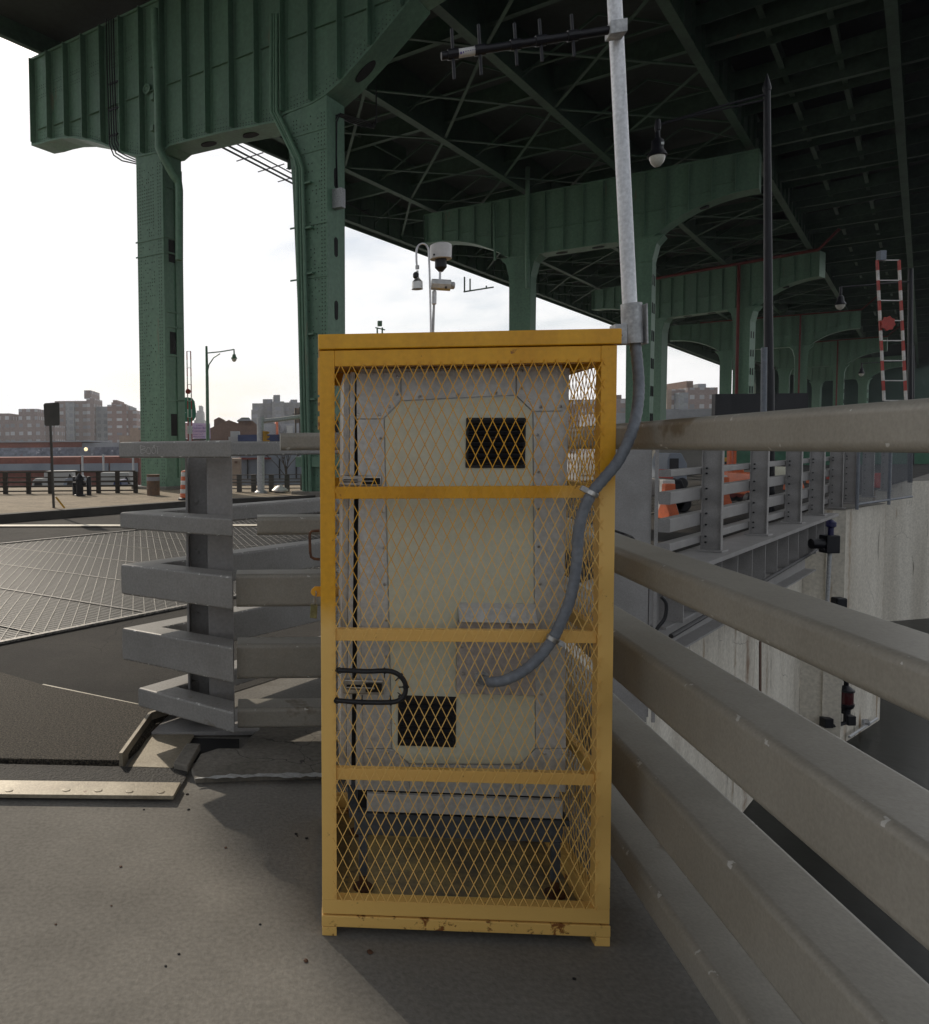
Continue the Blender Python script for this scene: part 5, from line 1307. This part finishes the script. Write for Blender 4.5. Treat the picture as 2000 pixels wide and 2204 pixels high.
# parked vehicles behind the left fence: low, mostly hidden
def car(name, label, x0, x1, yt, yb, D, body, cat='car', van=False):
    p = atD((x0+x1)/2, 1040, D); p.z = -1.7; f = Fr(p, (1, 0, 0)); a0 = f.hit(x0, 1040)[0]; a1 = f.hit(x1, 1040)[0]; h = f.hit(x0, yt)[1]
    L_ = a1-a0; c = thing(name, label, cat, p)
    if van: prof = [(0, .35), (0, h*.92), (.03*L_, h), (.72*L_, h), (.82*L_, h*.62), (.98*L_, h*.52), (L_, .35)]
    else: prof = [(0, .3), (0, h*.58), (.08*L_, h*.64), (.22*L_, h*.95), (.34*L_, h), (.62*L_, h), (.78*L_, h*.66), (.97*L_, h*.58), (L_, .3)]
    m = MB(); m.prism(f, [(a0+x, z) for x, z in prof], 0, 1.7); m.build('body', body, c, bevel=.05)
    m = MB(); w0, w1 = (.60, .78) if van else (.24, .72)
    m.prism(f, [(a0+w0*L_, h*.64), (a0+(w0+.06)*L_, h*.90), (a0+(w1-.10)*L_, h*.90), (a0+w1*L_-.02, h*.66)], -.012, .02); m.build('window', M['blackm'], c)
    for t in (.18, .82):
        m = MB(); m.lathe(f.w(a0+t*L_, -.01, .32), [(.30, 0), (.32, .02), (.32, .2)], 18, f.y); w = m.build('wheel', M['black'], c, smooth=True); w['label'] = None if False else 'black wheel'; del w['label']
        m = MB(); m.lathe(f.w(a0+t*L_, -.03, .32), [(.19, 0), (.19, .02)], 12, f.y); m.build('rim', M['galv2'], w)
    return c
car('parked_van', 'white van parked behind the fence left of the left green column', 215, 300, 1017, 1055, 44, M['f_white'], 'van', True)
car('parked_car', 'blue car parked behind the fence beside the white van', 236, 275, 1034, 1056, 36, M['blue'])
car('parked_car', 'white car parked at the far left behind the fence', 60, 108, 1030, 1058, 36, M['f_white'])
car('parked_car', 'grey car parked behind the fence near the fire hydrant', 125, 195, 1027, 1058, 40, M['greyroof'])
car('parked_van', 'long white van parked behind the grey car', 95, 178, 1014, 1050, 50, M['f_white'], 'van', True)
# ------------------------------------------------------------------ right side
b, f = bld('brick_tower_block', 'brick apartment tower seen under the viaduct right of the cage', 260, [
    (1436, 1480, 838, 0, M['f_tan'] if False else FB, 'wing'), (1436, 1446, 838, -.5, M['f_tan'], 'corner'), (1480, 1545, 834, -2, FB, 'wing'), (1478, 1492, 820, 3, M['brick'], 'roof_house', 840), (1503, 1520, 826, 4, M['palewall'], 'roof_plant', 838), (1462, 1482, 845, -3, M['f_pale'], 'balcony_bay')], FB, depth=16)
bld('brick_tower_block', 'dull brick apartment block between the cage post and the second green column', 280, [(1310, 1355, 858, 0), (1322, 1338, 850, 4, M['brick'], 'roof_house', 862), (1200, 1310, 860, 3)], FB, depth=16)
bld('far_sheds', 'low grey sheds under the brick tower beyond the bridge', 180, [(1300, 1460, 888, 0), (1410, 1430, 878, 3, M['f_pale'], 'shed'), (1425, 1560, 880, 5, M['palewall'], 'shed')], M['palewall'], cat='shed')
bld('dark_parapet', 'long black parapet wall beneath the viaduct right of centre', 52, [(1540, 1740, 847, 0, None, 'wall', 905)], M['blackm'], cat='parapet', depth=.4)
bld('hoarding_and_bents', 'dark hoarding and flat mass for further bents under the far end of the viaduct', 140, [(1560, 2600, 846, 0), (1628, 2600, 792, 3), (1780, 2600, 770, 6)], mat('hoarding green', (.03, .06, .045), rough=.9, scale=.1), cat='hoarding', depth=2)  # taller blocks are flat stand-ins for further bents and structures
bld('work_yard_wall', 'grey wall of the work yard beyond the far railing', 48, [(1418, 1520, 962, 0), (1516, 1600, 950, 4, M['teal'], 'green_shed'), (1600, 2100, 945, 6, M['teal'], 'green_shed')], mat('yard wall', (.20, .19, .17), rough=.9, scale=.5), cat='wall', depth=2)
# tall street lamps under the deck
for (px, yb, D, arm, lamp, hh, ytop, lb, rr0) in (
    (1657, 1125, 16.6, (1410, 262), (1416, 259), .93, 160, 'tall black street lamp right of the pole with its lamp hanging on a long arm', .105),):
    p = atD(px, 1100, D); p.z = 0; f = Fr(p, (1, 0, 0)); fp = lambda x, y: (lambda h: f.w(h[0], 0, h[1]))(f.hit(x, y))
    L_ = thing('street_lamp', lb, 'street lamp', p)
    tp = fp(1651, 190)
    m = MB(); m.tube([p, p+(tp-p)*.35], .10, 18); m.tube([p+(tp-p)*.35, tp], .09, 18, rs=[.088, .062]); m.build('pole', M['blackm'], L_, smooth=True)
    m = MB(); m.lathe(tp, [(.075, -.05), (.08, .0), (.075, .03), (.055, .12), (.02, .24), (.005, .30)], 14); m.build('finial', M['blackm'], L_, smooth=True)
    m = MB(); a = fp(1649, 203); b_ = fp(1420, 268); m.tube([a, a+(b_-a)*.5+Vector((0, 0, .02)), b_], .026, 8); m.tube([fp(1649, 214), a+(b_-a)*.5+Vector((0, 0, -.04)), b_], .018, 8); m.build('arm', M['blackm'], L_, smooth=True)
    t = fp(1416, 262); h = .90
    hd = MB(); hd.lathe(t, [(h*.20, -h*.78), (h*.215, -h*.77), (h*.20, -h*.73), (h*.13, -h*.62), (h*.125, -h*.42), (h*.055, -h*.36), (h*.05, -h*.20), (h*.07, -h*.19), (h*.07, -h*.05), (h*.05, .04)], 24); hh_ = hd.build('lamp_head', M['blackm'], L_, smooth=True, sharp=50)
    gl = MB(); gl.lathe(t, [(h*.01, -h*1.02), (h*.07, -h*1.0), (h*.13, -h*.93), (h*.165, -h*.84), (h*.17, -h*.782)], 24); gl.build('lamp_glass', M['lamp'], hh_, smooth=True)
    m = MB(); m.box(Fr(t+Vector((.0, -.108, -.48)), (1, 0, 0)), .02, .08, -.01, .01, -.02, .03); m.build('lamp_plate', M['letter'], hh_)
p = atD(1645, 1000, 15.2); p.z = 0; f = Fr(p, (1, 0, 0)); a, c = f.hit(1645, 748)
m = MB(); m.tube([p, f.w(a, 0, c)], .052, 12); o = m.build('grey_post', M['conduit'], None, loc=p, smooth=True); tag(o, 'short grey post standing right beside the black street lamp pole', 'post')
def hang_lamp(x, y0, y1, D, ax, ay, lb):
    p = atD(x, y0, D); base = atD(x+ax, 1000, D); base.z = 0; k = D/1700
    L_ = thing('street_lamp', lb, 'street lamp', base, 'lamps hanging under the viaduct')
    f = Fr(base, (1, 0, 0)); tp = f.hit(x+ax, y0-40); t = f.w(*(lambda h: (h[0], 0, h[1]))(f.hit(x, y0))); h = (y1-y0)*k
    m = MB(); m.tube([base, f.w(tp[0], 0, tp[1])], .08, 10); m.build('pole', M['blackm'], L_, smooth=True)
    m = MB(); m.tube([t, f.w(*(lambda h_: (h_[0], 0, h_[1]))(f.hit(x+ax, y0-ay)))], .03, 6); m.build('arm', M['blackm'], L_, smooth=True)
    hd = MB(); hd.lathe(t, [(h*.22, -h*.78), (h*.23, -h*.76), (h*.14, -h*.62), (h*.12, -h*.42), (h*.055, -h*.36), (h*.05, .02)], 16); hh_ = hd.build('lamp_head', M['blackm'], L_, smooth=True)
    gl = MB(); gl.lathe(t, [(h*.01, -h*1.02), (h*.12, -h*.95), (h*.17, -h*.84), (h*.18, -h*.782)], 16); gl.build('lamp_glass', M['lamp'], hh_, smooth=True)
hang_lamp(1810, 618, 666, 30, 150, 12, 'middle black lamp hanging under the viaduct near the right edge')
hang_lamp(1855, 782, 810, 52, 110, 6, 'farthest and smallest black lamp hanging near the right edge')
# raised striped barrier arm at the right edge
p = atD(1905, 1000, 22); p.z = 0; f = Fr(p, (1, 0, 0))
gate_arm('boom_gate', 'raised red and white lattice barrier arm at the right edge', p, f, 1903, 1950, 560, 862, -15, (1907, 697, .21), 14, .055)
m = MB(); a, c = f.hit(1890, 561); a1, c1 = f.hit(1904, 540); m.box(f, a, a1, -.08, .08, c, c1); o = m.build('lamp_box', M['greyroof'], None, loc=p, bevel=.01); tag(o, 'pale box on top of the striped barrier arm at the right edge', 'barrier box')
# thin wires drawn under the deck
# ------------------------------------------------------------------ work yard behind the far railing
def at_ground(x, y): return G(x, y, 0)
def striped_barricade(lb, x0, x1, yt, yb, D):
    p = atD((x0+x1)/2, yb, D); p.z = 0; f = Fr(p, (1, 0, 0)); a0 = f.hit(x0, 1000)[0]; a1 = f.hit(x1, 1000)[0]
    B = thing('barricade', lb, 'barricade', p, 'striped barricades in the work yard')
    h = f.hit(x0, yt)[1]
    for zz in (h-.2, h-.75):
        n = 4
        for i in range(n):
            w = (a1-a0)/n; s = .12; x = a0+i*w
            m = MB(); m.prism(f, [(x, zz), (x+w, zz), (x+w+(s if i < n-1 else 0), zz+.2), (x+(s if i else 0), zz+.2)], -.02, .0); m.build('stripe', M['orange'] if i % 2 else M['whitep'], B)
    m = MB()
    for x in (a0+.03, a1-.03): m.box(f, x-.02, x+.02, .001, .04, 0, h); m.box(f, x-.02, x+.02, -.3, .35, 0, .04)
    m.build('barricade_frame', M['galv2'], B)
striped_barricade('orange and white striped barricade between the second and third railing posts', 1620, 1652, 962, 1080, 20)
def plastic_barrier(lb, x0, x1, yt, D, mt):
    p = atD((x0+x1)/2, 1000, D); p.z = 0; f = Fr(p, (1, 0, 0)); a0 = f.hit(x0, 1000)[0]; a1 = f.hit(x1, 1000)[0]; h = max(.5, f.hit(x0, yt)[1])
    m = MB(); m.prism(Fr(f.w(a0, 0, 0), f.y, f.x), [(-.25, 0), (-.25, .12), (-.10, .35), (-.08, h), (.08, h), (.10, .35), (.25, .12), (.25, 0)], 0, a1-a0)
    o = m.build('water_barrier', mt, None, loc=p, bevel=.02); tag(o, lb, 'plastic barrier', 'plastic water barriers in the work yard')
bx_list = [(1424, 1450, 1033, 17, M['whitep'], 'white plastic barrier behind the first gap of the far railing'), (1429, 1451, 1041, 16.4, M['orange'], 'orange plastic barrier just before the white one in the first gap'),
           (1420, 1447, 1010, 26, M['red'], 'red barrier far back in the first gap of the far railing'), (1533, 1563, 1023, 19, M['whitep'], 'white barrier with an orange neighbour in the second railing gap'),
           (1548, 1567, 1027, 18.4, M['orange'], 'orange barrier in the second railing gap left of the orange mast'), (1697, 1722, 1043, 26, M['orange'], 'orange barrier in the fourth gap of the far railing'),
           (1745, 1765, 1034, 30, M['orange'], 'orange barrier in the fifth gap of the far railing'), (1788, 1800, 1025, 33, M['red'], 'red barrier in the sixth gap of the far railing'), (1875, 1898, 1045, 27, M['red'], 'red barrier behind the wire fence panel at the right edge'),
           (1621, 1640, 1055, 22, M['red'], 'red barrier low in the third gap of the far railing')]
for a_, b_, c_, D_, mt_, lb_ in bx_list: plastic_barrier(lb_, a_, b_, c_, D_, mt_)
# orange lift mast
p = atD(1578, 1000, 21); p.z = 0; f = Fr(p, (1, 0, 0))
lf = thing('orange_lift', 'orange lift truck with a tall twin mast behind the second railing post', 'lift truck', p)
m = MB()
for x0, x1 in ((1570, 1574.5), (1580, 1585)): a0 = f.hit(x0, 1000)[0]; a1 = f.hit(x1, 1000)[0]; m.box(f, a0, a1, 0, .12, .3, 2.1)
m.build('mast', M['orange'], lf)
m = MB(); a0 = f.hit(1558, 1000)[0]; a1 = f.hit(1588, 1000)[0]; m.prism(f, [(a0, .45), (a0+.05, .85), (a0+.45*(a1-a0), .95), (a1, 1.0), (a1, .45)], -.3, .8); m.build('body', M['orange'], lf, bevel=.03)
for x in (1563, 1579):
    a = f.hit(x, 1000)[0]; m = MB(); m.lathe(f.w(a, -.32, .26), [(.20, 0), (.22, .02), (.22, .18)], 16, f.y); w = m.build('wheel', M['black'], lf, smooth=True)
    m = MB(); m.lathe(f.w(a, -.33, .26), [(.12, 0), (.12, .01)], 12, f.y); m.build('rim', M['redd'], w)
# generator on a trailer
def machine(name, label, cat, x0, x1, yt, D, body, dark=True):
    p = atD((x0+x1)/2, 1000, D); p.z = 0; f = Fr(p, (1, 0, 0)); a0 = f.hit(x0, 1000)[0]; a1 = f.hit(x1, 1000)[0]; h = f.hit(x0, yt)[1]; w = a1-a0
    t = thing(name, label, cat, p)
    m = MB(); m.prism(f, [(a0, .3), (a0, h*.8), (a0+.12*w, h), (a0+.7*w, h), (a1, h*.7), (a1, .3)], 0, 1.1); m.build('housing', body, t, bevel=.04)
    m = MB(); m.box(f, a0+.1*w, a0+.55*w, -.012, .0, h*.55, h*.85); m.build('grille', M['black'], t)
    for s in (.25, .75): m = MB(); m.lathe(f.w(a0+s*w, -.05, .2), [(.17, 0), (.20, .03), (.20, .2)], 16, f.y); m.build('wheel', M['black'], t, smooth=True)
machine('generator', 'grey generator with a green top behind the first gap of the far railing', 'generator', 1437, 1480, 975, 27, M['greyroof'])
machine('compressor', 'dark compressor low behind the first gap of the far railing', 'compressor', 1449, 1478, 1032, 18, M['blackm'])
machine('compressor', 'yellow compressor behind the second gap of the far railing', 'compressor', 1552, 1575, 985, 30, M['yellowm'])
machine('generator', 'dull green generator behind the fourth gap of the far railing', 'generator', 1694, 1712, 1005, 28, M['cream'])
machine('compressor', 'orange roller behind the third gap of the far railing', 'roller', 1618, 1652, 1018, 19, M['orange'])
# poles in yard
p = atD(1543, 1000, 24); p.z = 0; m = MB(); m.tube([p, p+Vector((0, 0, 2.4))], .05, 8); o = m.build('yard_post', M['cream'], None, loc=p, smooth=True); tag(o, 'pale post behind the second gap of the far railing', 'post')
# wire fence panel at right
q = far_post(0, 1846, 0)
wf = thing('wire_fence', 'blue grey framed wire fence panel on top of the canal wall at the right edge', 'fence', q)
qa = Vector((*gp(1842, 1096), 0)); qb = Vector((*gp(1960, 1078), 0)); fr = Fr(qa-Vector((.05, .1, 0)), qb-qa); L_ = (qb-qa).length
m = MB()
m.tube([fr.w(0, 0, .0), fr.w(0, 0, 2.0)], .035, 10); m.build('frame_post', M['conduit'], wf, smooth=True)
m = MB(); a = .55*L_; m.tube([fr.w(a, 0, .0), fr.w(a, 0, 2.0)], .035, 10); m.build('frame_post', M['conduit'], wf, smooth=True)
m = MB(); m.tube([fr.w(0, 0, .12), fr.w(L_, 0, .12)], .028, 8); m.tube([fr.w(0, 0, 1.95), fr.w(L_, 0, 1.95)], .028, 8); m.each('frame_rail', M['conduit'], wf, smooth=True)
mesh_panel(fr, 0, L_, .14, 1.93, .055, .055, .004, .003).build('wire_mesh', M['conduit'], wf)
# ------------------------------------------------------------------ navigation lights and pipes on the wall
def on_wall(x, y):                      # point on the abutment face beside the far corner
    a = Vector((*cornerAb, 0)); b = Vector((*farAb, 0)); f_ = Fr(a, b-a); h = f_.hit(x, y, -.12); return f_.w(h[0], -.12, h[1])
ff = Fr(Vector((*cornerAb, 0)), Vector((*farAb, 0))-Vector((*cornerAb, 0)))
def onw(x, y, b=-.12): h = ff.hit(x, y, b); return ff.w(h[0], b, h[1])
k = cornerAb[1]/1700
wfr = Fr(Vector((*brl(0), 0)), v3)
def stain(name, pts, mt, lb):
    q = [wfr.hit(x, y) for x, y in pts]; m = MB(); m.prism(wfr, q, -.012, -.004); return m.build(name, mt, awo)
sR_ = wfr.hit(1609, 1450)[0]; s0w = (wfr.w(sR_, 0, 0)).dot(v3)-Vector((10, 14, 0)).dot(v3)
nt, b, out = base_out(M['wall']); L = nt.links.new
tc = node(nt, 'ShaderNodeTexCoord'); dp = node(nt, 'ShaderNodeVectorMath', operation='DOT_PRODUCT'); L(tc.outputs['Object'], dp.inputs[0]); dp.inputs[1].default_value = v3
sz = node(nt, 'ShaderNodeSeparateXYZ'); L(tc.outputs['Object'], sz.inputs[0])
n_ = node(nt, 'ShaderNodeTexNoise'); n_.inputs['Scale'].default_value = 5; n_.inputs['Detail'].default_value = 5; L(tc.outputs['Object'], n_.inputs['Vector'])
prev = out
for (so_, wd_, z0_, col_) in ((s0w, .22, -6, (.17, .085, .035)), (s0w-.9, .14, -6, (.26, .20, .13)), (s0w+1.6, .12, -6, (.25, .19, .12)), (s0w+5.6, .16, -6, (.33, .25, .17)), (s0w+8.2, .2, -6, (.30, .22, .14))):
    a_1 = node(nt, 'ShaderNodeMath', operation='SUBTRACT'); L(dp.outputs['Value'], a_1.inputs[0]); a_1.inputs[1].default_value = so_
    a_2 = node(nt, 'ShaderNodeMath', operation='ABSOLUTE'); L(a_1.outputs[0], a_2.inputs[0])
    a_3 = node(nt, 'ShaderNodeMath', operation='MULTIPLY_ADD'); L(n_.outputs['Fac'], a_3.inputs[0]); a_3.inputs[1].default_value = -wd_*2.2; L(a_2.outputs[0], a_3.inputs[2])
    a_4 = node(nt, 'ShaderNodeMapRange'); a_4.inputs['From Min'].default_value = -wd_*.3; a_4.inputs['From Max'].default_value = -wd_*1.3; a_4.inputs['To Max'].default_value = .8; L(a_3.outputs[0], a_4.inputs['Value'])
    x_ = node(nt, 'ShaderNodeMix', data_type='RGBA'); x_.inputs['B'].default_value = (*col_, 1); L(prev, x_.inputs['A']); L(a_4.outputs[0], x_.inputs['Factor']); prev = x_.outputs['Result']
L(prev, b.inputs['Base Color'])
stain('wall_joint', ((1634, 1380), (1638, 1380), (1638, 1560), (1634, 1560)), M['rust'], '')
p = onw(1820, 1535)
nl = thing('navigation_light', 'dark red navigation light on a short arm against the canal wall', 'navigation light', p)
m = MB(); m.lathe(p+Vector((0, 0, -0.0)), [(.10, 0), (.10, .10), (.15, .14), (.17, .20), (.17, .24)], 18); m.build('lamp_base', M['blackm'], nl, smooth=True)
m = MB(); m.lathe(p, [(.15, .24), (.15, .52)], 18); m.build('red_lens', mat('dark red lens', (.06, .004, .006), rough=.2, bump=0), nl, smooth=True)
m = MB(); m.lathe(p, [(.17, .52), (.17, .56), (.10, .62), (.05, .66), (.05, .74), (.08, .80), (.06, .88), (.01, .9)], 18); m.build('lamp_cap', M['blackm'], nl, smooth=True)
m = MB(); m.tube([p+Vector((0, 0, .02)), p+Vector((.03, 0, -.22)), p+Vector((-.25, 0, -.30)), p+Vector((-.42, .0, -.22))], .05, 8); m.build('arm', M['blackm'], nl, smooth=True)
m = MB(); c_ = p+Vector((-.42, 0, -.22)); m.box(Fr(c_, (1, 0, 0)), -.12, .08, -.1, .1, -.1, .12); c_ = p+Vector((.1, 0, -.15)); m.box(Fr(c_, (1, 0, 0)), -.09, .09, -.09, .09, -.12, .1); m.each('junction_box', M['blackm'], nl, bevel=.01)
p = onw(1790, 1170, -.9)
n2_ = thing('navigation_light', 'dark navigation light with a drop pipe hanging beside the end of the bridge girder', 'navigation light', p)
m = MB(); m.box(Fr(p, (1, 0, 0)), -.17, .09, -.12, .12, -.18, .17); m.build('housing', M['blackm'], n2_, bevel=.02)
m = MB(); m.tube([p+Vector((-.1, 0, 0)), p+Vector((-.40, 0, .0))], .10, 12); m.build('lamp', M['blackm'], n2_, smooth=True)
m = MB(); m.lathe(p+Vector((-.02, 0, .17)), [(.05, 0), (.05, .14), (.09, .17), (.09, .25), (.03, .30)], 12); m.build('cap', mat('blue cap', (.01, .01, .08), rough=.5), n2_, smooth=True)
m = MB(); m.tube([p+Vector((-.03, 0, -.18)), p+Vector((-.06, 0, -1.35))], .035, 10); m.build('drop_pipe', M['galv2'], n2_, smooth=True)
m = MB(); c_ = p+Vector((-.06, 0, -1.45)); m.box(Fr(c_, (1, 0, 0)), -.17, .16, -.12, .12, -.25, .05); m.box(Fr(c_+Vector((.22, 0, .25)), (1, 0, 0)), -.09, .12, -.1, .1, -.12, .14); m.each('lower_box', M['blackm'], n2_, bevel=.03)
p = onw(1850, 1580); m = MB(); m.tube([onw(1828, 1586), onw(1888, 1546)], .03, 8); m.tube([onw(1858, 1548), onw(1858, 1560)], .03, 8); m.tube([onw(1865, 1552), onw(1868, 1558)], .06, 8)
o = m.build('wall_bracket', M['galv2'], None, loc=p, smooth=True); tag(o, 'thin metal bracket bar slanting across the canal wall below the red light', 'bracket')
# ------------------------------------------------------------------ scratches on the rails
# thin scratched letters on the top rail of the corner
na3 = (Vector((*apex, 0))-Vector((*tip, 0))); fs = Fr(Vector((*tip, 0)), na3); 
off_b = -TH/2
fsr = Fr(fs.w(0, off_b, 0), na3)
m = MB()
def stroke(pts, w=.0022):
    q = [fsr.hit(x, y) for x, y in pts]
    for i in range(len(q)-1): m.bar(fsr.w(q[i][0], -.0006, q[i][1]), fsr.w(q[i+1][0], -.0006, q[i+1][1]), w, .0008, up=fsr.y)
for pts in (((302, 959), (304, 976)), ((302, 959), (312, 961), (313, 965), (303, 968)), ((303, 968), (313, 969), (313, 974), (304, 976)),
            ((318, 963), (315, 970), (317, 976), (323, 977), (325, 970), (322, 963), (318, 963)), ((328, 964), (327, 972), (330, 977), (335, 974), (335, 966), (331, 962), (328, 964)), ((330, 958), (332, 962), (334, 957)),
            ((336, 961), (346, 960)), ((340, 961), (339, 977))): stroke(pts)
o = m.build('scratched_word', M['scratch'], bridge)
hz = MB(); hz.box(WF, -620, 900, -60, 760, -8.6, 60)
hm = bpy.data.materials.new('haze'); hm.use_nodes = True; hn = hm.node_tree; hn.nodes.clear()
ho = hn.nodes.new('ShaderNodeOutputMaterial'); hv = hn.nodes.new('ShaderNodeVolumePrincipled'); hv.inputs['Color'].default_value = (.95, .96, 1, 1); hv.inputs['Density'].default_value = .0003; hv.inputs['Anisotropy'].default_value = .3
hn.links.new(hv.outputs[0], ho.inputs['Volume']); struct(hz.build('haze', hm), 'stuff')
# ------------------------------------------------------------------ world and sun
w = bpy.data.worlds.new('World'); S.world = w; w.use_nodes = True; nt = w.node_tree; L = nt.links.new
bg = nt.nodes['Background']
SUN_EL, SUN_AZ = 33.5, -27.0            # azimuth measured from +Y towards +X
sky = node(nt, 'ShaderNodeTexSky', sky_type='NISHITA'); sky.sun_disc = False; sky.sun_elevation = R(SUN_EL); sky.sun_rotation = R(SUN_AZ)
sky.air_density = 1.; sky.dust_density = 2.; sky.ozone_density = 1.
tc = node(nt, 'ShaderNodeTexCoord'); mp = node(nt, 'ShaderNodeMapping'); mp.inputs['Scale'].default_value = (1, 1, 3.2); L(tc.outputs['Generated'], mp.inputs['Vector'])
ns = node(nt, 'ShaderNodeTexNoise'); ns.inputs['Scale'].default_value = 3.2; ns.inputs['Detail'].default_value = 7; ns.inputs['Roughness'].default_value = .55; L(mp.outputs[0], ns.inputs['Vector'])
mr = node(nt, 'ShaderNodeMapRange'); mr.inputs['From Min'].default_value = .34; mr.inputs['From Max'].default_value = .52; mr.inputs['To Min'].default_value = .42; mr.inputs['To Max'].default_value = 1.; L(ns.outputs['Fac'], mr.inputs['Value'])
mx = node(nt, 'ShaderNodeMix', data_type='RGBA'); L(sky.outputs[0], mx.inputs['A']); pass; L(mr.outputs[0], mx.inputs['Factor'])
# bright hazy cloud towards the sun, thinner and dimmer behind the camera
va = R(8); dt = node(nt, 'ShaderNodeVectorMath', operation='DOT_PRODUCT'); L(tc.outputs['Generated'], dt.inputs[0]); dt.inputs[1].default_value = (math.sin(va)*.97, math.cos(va)*.97, .24)
mf = node(nt, 'ShaderNodeMapRange', interpolation_type='SMOOTHSTEP'); mf.inputs['From Min'].default_value = -.1; mf.inputs['From Max'].default_value = .72; L(dt.outputs['Value'], mf.inputs['Value'])
mc = node(nt, 'ShaderNodeMix', data_type='RGBA'); mc.inputs['A'].default_value = (6.3, 6.5, 6.8, 1); mc.inputs['B'].default_value = (10.6, 10.6, 10.6, 1); L(mf.outputs[0], mc.inputs['Factor']); L(mc.outputs['Result'], mx.inputs['B'])
pr = node(nt, 'ShaderNodeMapRange'); pr.inputs['From Min'].default_value = .47; pr.inputs['From Max'].default_value = .36; pr.inputs['To Max'].default_value = .22; L(ns.outputs['Fac'], pr.inputs['Value'])
pm = node(nt, 'ShaderNodeMix', data_type='RGBA'); pm.blend_type = 'MULTIPLY'; pm.inputs['B'].default_value = (.70, .78, .83, 1); L(mx.outputs['Result'], pm.inputs['A']); L(pr.outputs[0], pm.inputs['Factor'])
L(pm.outputs['Result'], bg.inputs['Color']); bg.inputs['Strength'].default_value = .10
sd = bpy.data.lights.new('sun', 'SUN'); sd.energy = 3.0; sd.angle = R(.6); sd.color = (1., .89, .74)
so = bpy.data.objects.new('sun', sd); C.objects.link(so)
dirs = Vector((math.sin(R(SUN_AZ))*math.cos(R(SUN_EL)), math.cos(R(SUN_AZ))*math.cos(R(SUN_EL)), math.sin(R(SUN_EL))))
so.rotation_euler = dirs.to_track_quat('Z', 'Y').to_euler(); so.location = dirs*50
S.view_settings.view_transform = 'Standard'; S.view_settings.look = 'None'; S.view_settings.gamma = 1; S.view_settings.exposure = 0.0
S.render.engine = 'CYCLES'; S.cycles.max_bounces = 6; S.cycles.diffuse_bounces = 4; S.cycles.sample_clamp_indirect = 6
